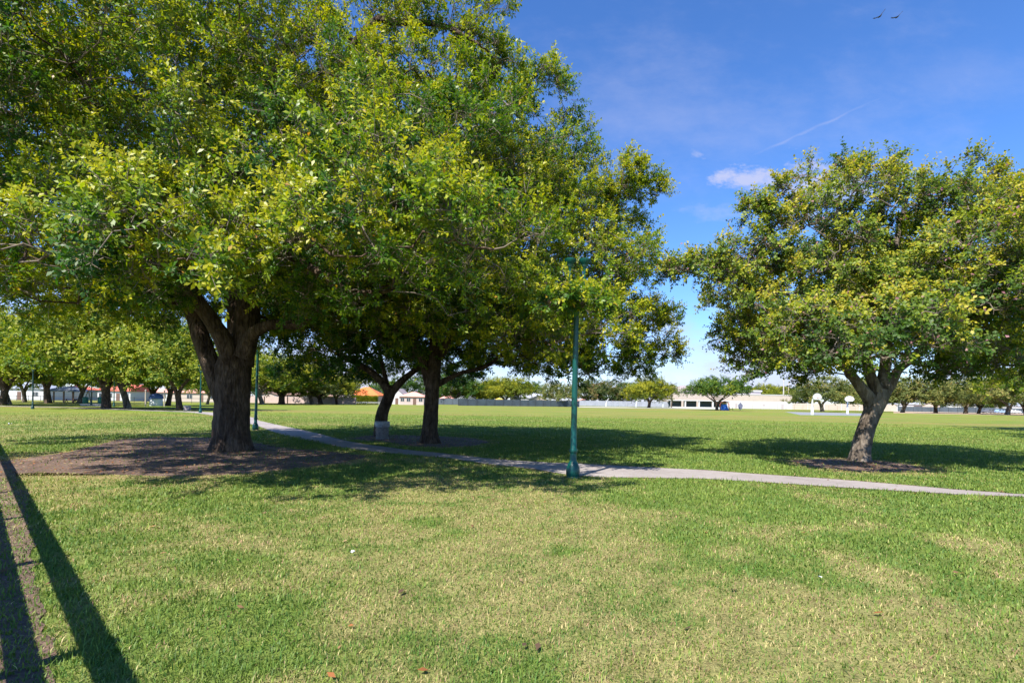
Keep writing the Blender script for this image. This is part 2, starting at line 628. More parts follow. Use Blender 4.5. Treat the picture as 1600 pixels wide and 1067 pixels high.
M['rail_wood'] = surf('weathered_rail_timber', (0.22, 0.16, 0.11), 0.85, 0.25, 4, 0.3)
M['blue'] = surf('blue_plastic', (0.03, 0.13, 0.5), 0.4, 0.1, 2)
M['navy'] = surf('blue_cover', (0.05, 0.1, 0.28), 0.6, 0.15, 2)
M['red'] = surf('coral_plastic', (0.6, 0.16, 0.1), 0.5, 0.1, 2)
M['yellow'] = surf('yellow_plastic', (0.75, 0.5, 0.08), 0.5, 0.1, 2)
M['teal'] = surf('teal_plastic', (0.02, 0.16, 0.14), 0.5, 0.15, 2)
M['bag'] = surf('white_bin_liner', (0.36, 0.37, 0.41), 0.5, 0.45, 9, 0.5)
M['bin'] = surf('grey_bin_metal', (0.2, 0.19, 0.2), 0.6, 0.45, 12, metal=0.1)
M['bird'] = surf('black_feathers', (0.02, 0.018, 0.02), 0.7, 0.3, 9)
M['paper'] = surf('white_paper', (0.75, 0.76, 0.78), 0.7, 0.08, 20)
M['table'] = surf('dark_red_tabletop', (0.2, 0.07, 0.06), 0.6, 0.2, 4)
M['sign_back'] = surf('slate_sign_panel', (0.12, 0.13, 0.2), 0.5, 0.15, 3)
M['car_white'] = surf('white_car_paint', (0.75, 0.76, 0.78), 0.25, 0.04, 1)
M['car_blue'] = surf('pale_blue_car_paint', (0.25, 0.36, 0.55), 0.25, 0.06, 1)
M['car_grey'] = surf('grey_car_paint', (0.12, 0.12, 0.14), 0.25, 0.08, 1)
M['tyre'] = surf('tyre_rubber', (0.02, 0.02, 0.02), 0.85, 0.2, 5)
M['palm_dry'] = leaf_mat('dry_palm_fronds', [(0, (0.08, 0.12, 0.03)), (0.5, (0.25, 0.2, 0.1)), (1, (0.42, 0.31, 0.2))], rough=0.7)

# ------------------------------------------------------------------ the ground
gv = [(-1500, -60, 0), (1500, -60, 0), (1500, 2500, 0), (-1500, 2500, 0)]
tag(link('lawn', np_mesh('lawn', gv, [[[0, 1, 2, 3]]], M['lawn'])), kind='structure')


def sheet(name, pts, z, mat):
    bm = bmesh.new()
    vs = [bm.verts.new((p[0], p[1], z)) for p in pts]
    f = bm.faces.new(vs)
    bmesh.ops.triangulate(bm, faces=[f])
    bmesh.ops.recalc_face_normals(bm, faces=bm.faces)
    if sum(f.normal.z for f in bm.faces) < 0:
        bmesh.ops.reverse_faces(bm, faces=bm.faces)
    me = bpy.data.meshes.new(name)
    bm.to_mesh(me)
    bm.free()
    me.materials.append(mat)
    return tag(link(name, me), kind='structure')


def catmull(pts, n=10):
    pts = [Vector(p) for p in pts]
    P_ = [pts[0] * 2 - pts[1]] + pts + [pts[-1] * 2 - pts[-2]]
    out_ = []
    for i in range(1, len(P_) - 2):
        p0, p1, p2, p3 = P_[i - 1:i + 3]
        for k in range(n):
            t_ = k / n
            out_.append(0.5 * ((2 * p1) + (p2 - p0) * t_ + (2 * p0 - 5 * p1 + 4 * p2 - p3) * t_ ** 2 + (3 * p1 - p0 - 3 * p2 + p3) * t_ ** 3))
    out_.append(pts[-1])
    return out_


# the path: surveyed far and near kerb lines, then a constant width to the far left
FAR = [(2100, 812), (1800, 789), (1600, 773), (1500, 766), (1400, 757), (1300, 749), (1200, 742), (1100, 735), (1000, 730), (944, 727), (887, 724), (850, 722.5), (775, 718),
       (700, 709.6), (625, 702), (569, 694), (531, 687), (501, 678.5), (450, 667), (404, 657.3)]
NEAR = [(2100, 815), (1800, 792), (1600, 776.5), (1500, 773), (1400, 767), (1300, 761), (1200, 754), (1100, 748), (1000, 746.5), (944, 746), (887, 742), (831, 732.5), (775, 727),
        (700, 716), (588, 706.6), (550, 702), (513, 694.4), (475, 687), (437, 678.5), (401, 664.5)]


def edge_pts(lst, n=110):
    xs = np.array([p[0] for p in lst][::-1], float)
    ys = np.array([p[1] for p in lst][::-1], float)
    x = 404 + (2100 - 404) * np.linspace(1, 0, n) ** 1.15
    return [gr(a, b) for a, b in zip(x, np.interp(x, xs, ys))]


pl, pr = edge_pts(FAR), edge_pts(NEAR)
path_c = [(a + b) / 2 for a, b in zip(pl, pr)]
tail = catmull([path_c[-1], gr(372, 652.5), gr(335, 646.5), gr(300, 643.5), gr(220, 641), gr(150, 638.2), gr(90, 636.2), gr(30, 635.0), gr(-60, 633)], 8)[7:]
allc = path_c + tail
for i in range(len(path_c), len(allc)):
    p = allc[i]
    d = (allc[min(i + 1, len(allc) - 1)] - allc[i - 1]).normalized()
    n_ = Vector((d.y, -d.x, 0))
    pl.append(p + n_ * 1.0)
    pr.append(p - n_ * 1.0)
path_c = allc
HALF = []
for i, (a, b) in enumerate(zip(pl, pr)):
    d = (path_c[min(i + 1, len(path_c) - 1)] - path_c[max(i - 1, 0)]).normalized()
    HALF.append(min(1.05, max(0.02, abs((a - b).dot(Vector((-d.y, d.x, 0)))) / 2)))
pv, pf, ev = [], [], []
for i, (a_, b_) in enumerate(zip(pl, pr)):
    w_ = (a_ - b_).normalized()
    j1, j2 = random.uniform(-0.03, 0.03), random.uniform(-0.04, 0.04)
    pv += [(a_.x + w_.x * j1, a_.y + w_.y * j1, 0.012), (b_.x + w_.x * j2, b_.y + w_.y * j2, 0.012)]
    k1, k2 = random.uniform(0.05, 0.2), random.uniform(0.0, 0.08)
    ev += [(a_.x + w_.x * k1, a_.y + w_.y * k1, 0.007), (b_.x - w_.x * k2, b_.y - w_.y * k2, 0.007)]
for i in range(len(pl) - 1):
    pf.append((2 * i, 2 * i + 1, 2 * i + 3, 2 * i + 2))
tag(link('path', np_mesh('path', pv, [pf], M['path'])), kind='structure')
tag(link('path_verge', np_mesh('path_verge', ev, [pf], M['dirt'])), kind='structure')
HALF_NP = np.array(HALF)
PATH_NP = np.array([(p.x, p.y) for p in path_c])


def path_dist(x, y):
    "signed-ish distance to the edge of the path: negative on it"
    d = np.full(x.shape, 1e9)
    for i in range(len(PATH_NP) - 1):
        a_, b_ = PATH_NP[i], PATH_NP[i + 1]
        ab = b_ - a_
        t_ = np.clip(((x - a_[0]) * ab[0] + (y - a_[1]) * ab[1]) / (ab @ ab), 0, 1)
        d = np.minimum(d, np.hypot(x - a_[0] - t_ * ab[0], y - a_[1] - t_ * ab[1]) - (HALF_NP[i] * (1 - t_) + HALF_NP[i + 1] * t_))
    return d


# bare soil round the trunks (measured outlines) and along the rail fence
DIRT = [
    [(-40, 745), (60, 738), (150, 741), (260, 744), (370, 741), (450, 733), (530, 724), (575, 713), (520, 706), (440, 700), (400, 692),
     (330, 684), (250, 683), (185, 687), (150, 696), (110, 706), (40, 716), (-40, 726)],
    [(545, 686), (600, 690), (640, 697), (690, 699), (735, 697), (768, 691), (740, 685), (690, 682), (620, 680), (570, 681)],
    [(1232, 720), (1270, 729), (1330, 736), (1400, 738), (1450, 733), (1420, 726), (1370, 720), (1330, 717), (1280, 717)],
    [(-60, 740), (25, 735), (44, 800), (52, 870), (60, 950), (95, 1067), (120, 1180), (-400, 1180), (-250, 900)],
]
dirt_polys = []
for k, poly in enumerate(DIRT):
    cs = [gr(*p) for p in poly]
    q = []
    for a_, b_ in zip(cs, cs[1:] + cs[:1]):
        d_ = b_ - a_
        nn = Vector((d_.y, -d_.x, 0)).normalized()
        for t_ in range(10):
            p = a_ + d_ * (t_ / 10) + nn * random.uniform(-1, 1) * min(0.1, 0.012 * d_.length + 0.02)
            q.append((p.x, p.y))
    dirt_polys.append(np.array(q))
    sheet('dirt_patch', q, 0.005 + 0.0015 * k, M['dirt'])


def in_poly(x, y, poly):
    ins = np.zeros(x.shape, dtype=bool)
    j = len(poly) - 1
    for i in range(len(poly)):
        xi, yi, xj, yj = *poly[i], *poly[j]
        cnd = ((yi > y) != (yj > y)) & (x < (xj - xi) * (y - yi) / (yj - yi + 1e-12) + xi)
        ins ^= cnd
        j = i
    return ins


def on_dirt(x, y):
    r_ = np.zeros(x.shape, dtype=bool)
    for p in dirt_polys:
        r_ |= in_poly(x, y, p)
    return r_


# ------------------------------------------------------------------ grass
DRY = []
for px_, py_, r__, a__ in ((520, 790, 0.9, 0.9), (640, 785, 1.1, 1.0), (760, 790, 1.0, 0.8), (850, 800, 0.9, 0.6), (400, 812, 0.5, 0.7), (480, 850, 0.6, 0.5), (640, 870, 0.7, 0.5), (780, 860, 0.9, 0.6), (900, 870, 0.8, 0.7),
                           (960, 930, 0.6, 0.6), (1060, 900, 0.7, 0.8), (1160, 950, 0.6, 0.8), (1230, 960, 0.5, 0.9), (1010, 1020, 0.5, 0.8), (1120, 1050, 0.5, 0.7), (1280, 1020, 0.5, 0.7), (1220, 890, 0.8, 0.5),
                           (180, 752, 0.9, 0.9), (330, 750, 0.8, 0.8), (90, 765, 0.8, 0.8), (300, 1000, 0.35, 0.6), (760, 1000, 0.45, 0.5), (1400, 900, 0.7, 0.4), (880, 1055, 0.35, 0.6), (560, 960, 0.4, 0.4),
                           (700, 770, 0.8, 0.9), (1330, 741, 0.9, 0.8), (1450, 738, 0.8, 0.7), (860, 740, 0.7, 0.8), (300, 668, 3.0, 0.8), (200, 674, 2.5, 0.7)):
    g_ = gr(px_, py_)
    DRY.append((g_.x, g_.y, r__, a__))


def dryness(x, y, r_):
    n = len(x)
    big = fbm(x, y, 0.33, 1.0)
    med = fbm(x, y, 1.7, 5.0)
    dry = np.clip((big - 0.5) * 1.9 + (med - 0.5) * 1.5 + 0.11 - 0.025 * (x - 1.0) - np.clip((r_ - 8.5) * 0.05, 0, 0.4), 0.04, 1)
    for qx, qy, qr, qa in DRY:
        dry = dry + 0.34 * qa * np.exp(-((x - qx) ** 2 + ((y - qy) * 0.8) ** 2) / qr ** 2) * np.clip(med * 2.4 - 0.35, 0, 1.3)
    ed = np.full(n, 9.0)
    for p_ in dirt_polys[:3]:
        for q_ in p_[::6]:
            ed = np.minimum(ed, np.hypot(x - q_[0], y - q_[1]))
    dry = np.clip(dry, 0, 0.52)
    dry = np.clip(dry + np.clip(0.7 - ed, 0, 0.6), 0, 0.85)
    return med, dry


# near turf: thatch and soil colour between the blades
def turf():
    xs = np.concatenate([np.arange(-60, -14, 1.0), np.arange(-14, 14, 0.14), np.arange(14, 60.1, 1.0)])
    ys = np.concatenate([np.arange(0.5, 16, 0.14), np.arange(16, 34, 0.35), np.arange(34, 72, 1.0)])
    X, Y_ = np.meshgrid(xs, ys)
    x, y = X.ravel(), Y_.ravel()
    r_ = np.hypot(x, y)
    med, dry = dryness(x, y, r_)
    n = len(x)
    spk = rng.random(n)[:, None]
    green = np.array([0.095, 0.16, 0.026]) * (1 - spk) + np.array([0.165, 0.225, 0.04]) * spk
    straw = np.array([0.28, 0.215, 0.105]) * (1 - spk) + np.array([0.42, 0.35, 0.165]) * spk
    d = np.clip(dry * 1.1 + 0.08 * rng.standard_normal(n), 0, 1)[:, None]
    c = green * (1 - d) + straw * d
    w = 1 - np.clip((r_ - 16) / 38, 0, 1)
    z = np.full(n, 0.002)
    f = np.arange(n).reshape(X.shape)
    fs = np.stack([f[:-1, :-1].ravel(), f[:-1, 1:].ravel(), f[1:, 1:].ravel(), f[1:, :-1].ravel()], 1)
    me = np_mesh('turf', np.stack([x, y, z], 1), [fs], M['lawn'])
    a = me.attributes.new('thatch', 'FLOAT_COLOR', 'POINT')
    c4 = np.ones((n, 4), dtype=np.float32)
    c4[:, :3] = c
    a.data.foreach_set('color', c4.ravel())
    a = me.attributes.new('near', 'FLOAT', 'POINT')
    a.data.foreach_set('value', w.astype(np.float32))
    tag(link('turf', me), kind='structure')


def blades(n, r0, r1, half_deg, dens_pow, fade):
    # radius distribution for density ~ r^-dens_pow over a wedge in front
    e = 2 - dens_pow
    u_ = rng.random(n)
    r_ = (r0 ** e + u_ * (r1 ** e - r0 ** e)) ** (1 / e)
    th = rng.uniform(-R(half_deg), R(half_deg), n)
    x = r_ * np.sin(th)
    y = r_ * np.cos(th)
    dirt = on_dirt(x, y)
    pd = path_dist(x, y)
    keep = (pd > -0.05 + 0.1 * rng.random(n))
    keep &= ~dirt | (rng.random(n) < np.where(in_poly(x, y, dirt_polys[3]), 0.95, 0.06) * (0.3 + 1.8 * fbm(x, y, 1.5, 8.0)))
    keep &= rng.random(n) > (r_ - fade) / (r1 - fade)
    thin = fbm(x, y, 0.55, 3.0)
    keep &= rng.random(n) < np.clip(1.5 - thin * 0.9, 0.55, 1)
    x, y, r_ = x[keep], y[keep], r_[keep]
    n = len(x)
    med, dry = dryness(x, y, r_)
    h = (0.024 + 0.036 * rng.random(n)) * (1 - 0.4 * dry) * (0.7 + 0.6 * med)
    tall = rng.random(n) < 0.02
    h[tall] *= 1.7
    w = 0.003 * (0.7 + 0.7 * rng.random(n)) * np.maximum(1, r_ / 3) ** 0.55
    h = h * np.maximum(1, r_ / 6) ** 0.25
    az = rng.uniform(0, 2 * np.pi, n)
    lean = rng.uniform(0.15, 1.25, n)
    isdry = rng.random(n) < dry * 0.95
    lean = np.where(isdry, rng.uniform(0.8, 1.3, n), lean)
    green_in_dry = ~isdry & (rng.random(n) < np.clip(dry - 0.2, 0, 0.5))
    h = np.where(green_in_dry, h * 0.6, h)
    dx, dy = np.cos(az), np.sin(az)
    sx_, sy_ = -dy, dx
    base = np.stack([x, y, np.full(n, -0.003)], 1)
    d1 = np.stack([dx * np.sin(lean * 0.5), dy * np.sin(lean * 0.5), np.cos(lean * 0.5)], 1)
    d2 = np.stack([dx * np.sin(lean * 1.2), dy * np.sin(lean * 1.2), np.cos(lean * 1.2)], 1)
    w = np.where(isdry, w * 0.72, w)
    side = np.stack([sx_, sy_, np.zeros(n)], 1) * w[:, None]
    m1 = base + d1 * (h * 0.55)[:, None]
    tp = m1 + d2 * (h * 0.6)[:, None]
    vs = np.stack([base - side, base + side, m1 + side * 0.85, m1 - side * 0.85, tp], 1).reshape(-1, 3)
    k = np.arange(n) * 5
    quads = np.stack([k, k + 1, k + 2, k + 3], 1)
    tris = np.stack([k + 3, k + 2, k + 4], 1)
    g0 = np.array([0.066, 0.15, 0.024])
    g1 = np.array([0.215, 0.275, 0.05])
    st = np.array([0.47, 0.38, 0.18])
    br = np.array([0.37, 0.21, 0.14])
    mixg = np.clip(rng.random(n) * 0.8 + (med - 0.5) * 1.0 + 0.1, 0, 1)[:, None]
    colr = g0 * (1 - mixg) + g1 * mixg
    sc_ = np.where(rng.random(n)[:, None] < 0.72, st, br) * rng.uniform(0.7, 1.2, n)[:, None]
    dm = rng.uniform(0.55, 1.0, n)[:, None]
    colr = np.where(isdry[:, None], sc_ * dm + colr * (1 - dm), colr) * rng.uniform(0.7, 1.3, n)[:, None]
    return vs, quads, tris, colr


turf()
vs, qd, tr, cl_ = blades(900000, 2.3, 62, 56, 1.3, 14)
go = link('grass', np_mesh('grass', vs, [qd, tr], M['blade'], col=np.concatenate([cl_, cl_])))
tag(go, 'short sunlit lawn grass with straw coloured dry patches', 'grass', kind='stuff')


# ------------------------------------------------------------------ fallen leaves
def fallen(n, pts, name, label):
    x, y = pts[:, 0], pts[:, 1]
    n = len(x)
    az = rng.uniform(0, 2 * np.pi, n)
    s_ = rng.uniform(0.018, 0.042, n)
    dx, dy = np.cos(az) * s_, np.sin(az) * s_
    z = 0.02 + 0.02 * rng.random(n)
    tl = rng.uniform(-0.5, 0.5, (n, 2)) * s_[:, None]
    a_ = np.stack([x - dx, y - dy, z + tl[:, 0]], 1)
    b_ = np.stack([x - dy * 0.5, y + dx * 0.5, z + 0.008], 1)
    c_ = np.stack([x + dx, y + dy, z - tl[:, 0] * 0.5], 1)
    d_ = np.stack([x + dy * 0.5, y - dx * 0.5, z + tl[:, 1] * 0.5], 1)
    vs_ = np.stack([a_, b_, c_, d_], 1).reshape(-1, 3)
    vs_[:, 2] = np.maximum(vs_[:, 2], 0.012)
    f_ = np.arange(n * 4).reshape(-1, 4)
    pal = np.array([(0.2, 0.115, 0.06), (0.3, 0.17, 0.09), (0.12, 0.075, 0.05), (0.36, 0.25, 0.14), (0.33, 0.13, 0.05)])
    c = pal[rng.integers(0, 5, n)] * rng.uniform(0.7, 1.2, n)[:, None]
    o = link(name, np_mesh(name, vs_, [f_], M['blade'], col=c))
    return tag(o, label, 'fallen leaves', kind='stuff')


pts = []
for p in dirt_polys[:3]:
    lo, hi = p.min(0), p.max(0)
    area = (hi - lo).prod()
    q = rng.uniform(lo, hi, (int(min(6000, area * 40)), 2))
    pts.append(q[in_poly(q[:, 0], q[:, 1], p)])
r_ = rng.uniform(3, 18, 170)
th = rng.uniform(-R(50), R(48), 170)
pts.append(np.stack([r_ * np.sin(th), r_ * np.cos(th)], 1))
fallen(0, np.concatenate(pts), 'fallen_leaves', 'brown fallen leaves scattered over bare soil and lawn')


# ------------------------------------------------------------------ trees
def tube_np(acc, pts, rad, n, wob=0.0):
    pts = np.asarray(pts, float)
    k = len(pts)
    d = np.gradient(pts, axis=0)
    d = unit(d)
    ref = np.array([1.0, 0, 0]) if abs(d[0][0]) < 0.8 else np.array([0, 1.0, 0])
    rings = []
    a = 2 * np.pi * np.arange(n) / n
    for i in range(k):
        ref = ref - d[i] * (ref @ d[i])
        ref /= np.linalg.norm(ref)
        b_ = np.cross(d[i], ref)
        rr = np.full(n, rad[i])
        if wob:
            rr = rr * (1 + wob * (np.sin(3 * a + acc['ph'] + 0.35 * i) * 0.5 + np.sin(5 * a + 2 * acc['ph'] - 0.2 * i) * 0.35 + rng.normal(0, 0.22, n)))
        rings.append(pts[i] + (np.cos(a)[:, None] * ref + np.sin(a)[:, None] * b_) * rr[:, None])
    off = acc['n']
    acc['v'].append(np.concatenate(rings))
    i0 = np.arange(k - 1)[:, None] * n
    j = np.arange(n)[None, :]
    j2 = (j + 1) % n
    f = np.stack([i0 + j, i0 + j2, i0 + n + j2, i0 + n + j], -1).reshape(-1, 4) + off
    acc['f'].append(f)
    acc['n'] += k * n


def resample(pts, rad, step):
    P_ = catmull(pts, 8)
    P_ = np.array([tuple(p) for p in P_])
    rr = np.interp(np.linspace(0, len(rad) - 1, len(P_)), np.arange(len(rad)), rad)
    s_ = np.concatenate([[0], np.cumsum(np.linalg.norm(np.diff(P_, axis=0), axis=1))])
    m_ = max(4, int(s_[-1] / step) + 1)
    t_ = np.linspace(0, s_[-1], m_)
    return np.stack([np.interp(t_, s_, P_[:, c_]) for c_ in range(3)], 1), np.interp(t_, s_, rr)


def curve_between(a, b, droop, k=7):
    a, b = np.asarray(a), np.asarray(b)
    t_ = np.linspace(0, 1, k)[:, None]
    ln_ = np.linalg.norm(b - a)
    p = a * (1 - t_) + b * t_
    p[:, 2] += (np.sin(np.pi * t_[:, 0])) * droop * ln_
    w = rng.normal(0, min(0.05 * ln_, 0.05 + 0.02 * ln_), (k, 3))
    w[0] = w[-1] = 0
    return p + w


def dome(center, radii, n, lobe, zlo=-0.5, fill=0.2, flat=0.6, jit=0.13):
    out_ = []
    ga = math.pi * (3 - math.sqrt(5))
    tot = int(n / (0.5 * (1 - zlo)))
    for i in range(tot):
        z = 1 - 2 * (i + 0.5) / tot
        if z < zlo:
            continue
        a = ga * i + rng.normal(0, 0.18)
        r2 = math.sqrt(max(0, 1 - z * z))
        d = np.array([r2 * math.cos(a), r2 * math.sin(a), z])
        s_ = 0.8 + rng.normal(0, jit)
        s_ = min(s_, 0.98)
        lr = lobe * rng.uniform(0.75, 1.25)
        out_.append((np.asarray(center) + d * np.asarray(radii) * s_, (lr, lr, lr * flat)))
    for i in range(int(n * fill)):
        d = rng.normal(0, 1, 3)
        d /= np.linalg.norm(d)
        d[2] = abs(d[2]) * 0.8 - 0.1
        lr = lobe * rng.uniform(0.7, 1.1)
        out_.append((np.asarray(center) + d * np.asarray(radii) * rng.uniform(0.3, 0.6), (lr, lr, lr * flat)))
    return out_


def leaves_np(tw_o, tw_d, tw_l, tw_y, per, size, asp, spread, gold=0.0, tw_n=None):
    "leaf faces along twigs; young leaves sit at the ends of young twigs"
    T = len(tw_o)
    t_ = np.tile(np.linspace(0.3, 1.02, per), (T, 1)) + rng.uniform(-0.05, 0.05, (T, per))
    az = np.arange(per)[None, :] * 2.4 + rng.uniform(0, 6.28, (T, 1)) + rng.normal(0, 0.3, (T, per))
    ref = np.where(np.abs(tw_d[:, 2:3]) < 0.9, np.array([[0, 0, 1.0]]), np.array([[1.0, 0, 0]]))
    e1 = unit(np.cross(tw_d, ref))
    e2 = np.cross(tw_d, e1)
    o = tw_o[:, None, :] + tw_d[:, None, :] * (t_ * tw_l[:, None])[..., None]
    perp = np.cos(az)[..., None] * e1[:, None, :] + np.sin(az)[..., None] * e2[:, None, :]
    sp = spread - 0.35 * (t_ - 0.3) + rng.normal(0, 0.18, t_.shape)
    ld = tw_d[:, None, :] * np.cos(sp)[..., None] + perp * np.sin(sp)[..., None]
    ld[..., 2] -= 0.12
    ld = unit(ld)
    upv = np.array([0, 0, 1.0]) + rng.normal(0, 0.45, ld.shape)
    if tw_n is not None:   # leaves turn their upper faces out of the crown, towards the light
        upv = np.array([0, 0, 0.62]) + 0.85 * tw_n[:, None, :] + rng.normal(0, 0.38, ld.shape)
    nn = unit(upv - ld * np.sum(upv * ld, -1, keepdims=True))
    sd = np.cross(ld, nn)
    S = size * rng.uniform(0.7, 1.25, t_.shape)[..., None]
    W = S * asp * 0.5
    a_ = o
    b_ = o + ld * S * 0.58 + sd * W + nn * S * 0.06
    c_ = o + ld * S - nn * S * 0.10
    d_ = o + ld * S * 0.58 - sd * W + nn * S * 0.06
    vs_ = np.stack([a_, b_, c_, d_], 2).reshape(-1, 3)
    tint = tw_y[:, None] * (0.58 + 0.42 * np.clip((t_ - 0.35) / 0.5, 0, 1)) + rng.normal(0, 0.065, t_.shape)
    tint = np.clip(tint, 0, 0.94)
    if gold:
        tint = np.where(rng.random(t_.shape) < gold, 0.97 + 0.03 * rng.random(t_.shape), tint)
    return vs_, tint.ravel()


def build_tree(name, label, cat, group, base, limbs, lobes, clumps, twigs, per, leaf, mats, asp=0.5, spread=1.05, twig_len=0.42,
               young=0.5, gold=0.004, bark_sides=20, twig_geo=True, limb_r=0.16, root=True, extra_clumps=()):
    base = np.asarray(base, float)
    e = empty(name, tuple(base), label, cat, group)
    acc = dict(v=[], f=[], n=0, ph=rng.uniform(0, 6))
    att, attr_ = [], []
    for li, (pts, rad) in enumerate(limbs):
        p, rr = resample([Vector(q) for q in pts], rad, 0.16 if bark_sides > 12 else 0.6)
        big = rad[0] > 0.15
        tube_np(acc, p, rr, bark_sides if big else max(6, bark_sides // 2), 0.09 if big else 0.05)
        s0 = len(p) // 2 if li == 0 else 1
        att.append(p[s0:])
        attr_.append(rr[s0:])
    A = np.concatenate(att)
    AR = np.concatenate(attr_)
    if root:
        for k in range(6):   # root flares
            a = k * 0.9 + rng.uniform(-0.2, 0.2)
            r0 = limbs[0][1][0]
            b0 = np.asarray(limbs[0][0][0], float)
            d = np.array([math.cos(a), math.sin(a), 0])
            pp = [b0 + d * r0 * 0.5 + (0, 0, r0 * 1.3), b0 + d * r0 * 0.72 + (0, 0, r0 * 0.5), b0 + d * r0 * 0.98 + (0, 0, r0 * 0.12), b0 + d * r0 * rng.uniform(1.3, 1.8) + (0, 0, -0.06)]
            p, rr = resample([Vector(q) for q in pp], [r0 * 0.25, r0 * 0.27, r0 * 0.2, r0 * 0.08], 0.12)
            tube_np(acc, p, rr, 10, 0.08)
    ctr = A.mean(0)
    order = np.argsort([np.linalg.norm(np.asarray(l[0]) - limbs[0][0][-1]) for l in lobes])
    tacc = dict(v=[], f=[], n=0, ph=0)
    TO, TD, TL, TY, TN = [], [], [], [], []
    lc = np.mean([l[0] for l in lobes], axis=0)
    for oi in order:
        c, rad = np.asarray(lobes[oi][0], float), np.asarray(lobes[oi][1], float)
        dist = np.linalg.norm(A - c, axis=1) + np.where(A[:, 2] > c[2] + 0.3, 1.5, 0)
        j = int(np.argmin(dist))
        br = curve_between(A[j], c, 0.06)
        r1 = min(AR[j] * 0.75, limb_r * (0.5 + 0.12 * np.linalg.norm(A[j] - c)))
        rr = np.linspace(r1, max(0.018, r1 * 0.3), len(br))
        tube_np(acc, br, rr, 7 if bark_sides > 12 else 4, 0.04)
        A = np.concatenate([A, br[2:]])
        AR = np.concatenate([AR, rr[2:]])
        A2 = A[np.linalg.norm(A - c, axis=1) < rad[0] * 1.6]
        n = max((10 if rad[0] > 0.4 else 5) if twig_geo else 3, int(clumps * (rad[0] * rad[1]) / 4.0))
        d = unit(rng.normal(0, 1, (n * 2, 3)))
        d = d[d[:, 2] > -0.45][:n]
        n = len(d)
        cc = c + d * rad * (rng.uniform(0.45, 1.05, (n, 1)))
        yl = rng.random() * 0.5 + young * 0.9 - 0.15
        for k in range(n):
            if twig_geo:
                dj = np.linalg.norm(A2 - cc[k], axis=1) + rng.random(len(A2)) * 0.35
                j = int(np.argmin(dj))
                tb = curve_between(A2[j], cc[k], 0.06, 5)
                tube_np(tacc, tb, [0.014, 0.012, 0.01, 0.008, 0.005], 4)
                A2 = np.concatenate([A2, tb[2:4]])
        dd = unit(np.repeat(d, twigs, 0) * 0.8 + rng.normal(0, 0.55, (n * twigs, 3)) + np.array([0, 0, 0.22]))
        oo = np.repeat(cc, twigs, 0) + rng.normal(0, 0.13, (n * twigs, 3)) * rad[0] * 0.5
        TN.append(np.repeat(unit(0.5 * d + 0.8 * unit(cc - lc)), twigs, 0))
        TO.append(oo)
        TD.append(dd)
        TL.append(twig_len * rng.uniform(0.6, 1.25, n * twigs))
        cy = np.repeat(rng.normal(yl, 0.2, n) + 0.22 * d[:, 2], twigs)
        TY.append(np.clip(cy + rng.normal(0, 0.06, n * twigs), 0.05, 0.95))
    TO, TD, TL, TY, TN = map(np.concatenate, (TO, TD, TL, TY, TN))
    if twig_geo:
        T = len(TO)
        e1 = unit(np.cross(TD, np.array([0.3, 0.2, 0.93])))
        e2 = np.cross(TD, e1)
        tipw, basew = 0.002, 0.0055
        rings = []
        for s_, w in ((-0.15, basew), (0.95, tipw)):
            c0 = TO + TD * (TL * s_)[:, None]
            for a in (0, 2.094, 4.189):
                rings.append(c0 + (e1 * math.cos(a) + e2 * math.sin(a)) * w)
        tv = np.stack(rings, 1).reshape(-1, 3)
        k = np.arange(T)[:, None] * 6
        tf = np.concatenate([k + np.array([[0, 1, 4, 3]]), k + np.array([[1, 2, 5, 4]]), k + np.array([[2, 0, 3, 5]])])
        tacc['v'].append(tv)
        tacc['f'].append(tf + tacc['n'])
        tacc['n'] += len(tv)
    tv = np.concatenate(acc['v']) - base
    trunk = link('trunk', np_mesh(name + '_trunk', tv, [np.concatenate(acc['f'])], mats[1], smooth=True), e)
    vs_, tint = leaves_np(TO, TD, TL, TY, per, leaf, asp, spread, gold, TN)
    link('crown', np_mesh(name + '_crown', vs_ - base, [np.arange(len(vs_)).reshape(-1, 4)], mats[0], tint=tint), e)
    if twig_geo and tacc['n']:
        link('twigs', np_mesh(name + '_twigs', np.concatenate(tacc['v']) - base, [np.concatenate(tacc['f'])], M['twig']), e)
    return e


def pp(Y, *pts):
    "points of a limb: pixel pairs at a distance, or (px, py, Y)"
    return [at(q[0], q[1], q[2] if len(q) > 2 else Y) for q in pts]


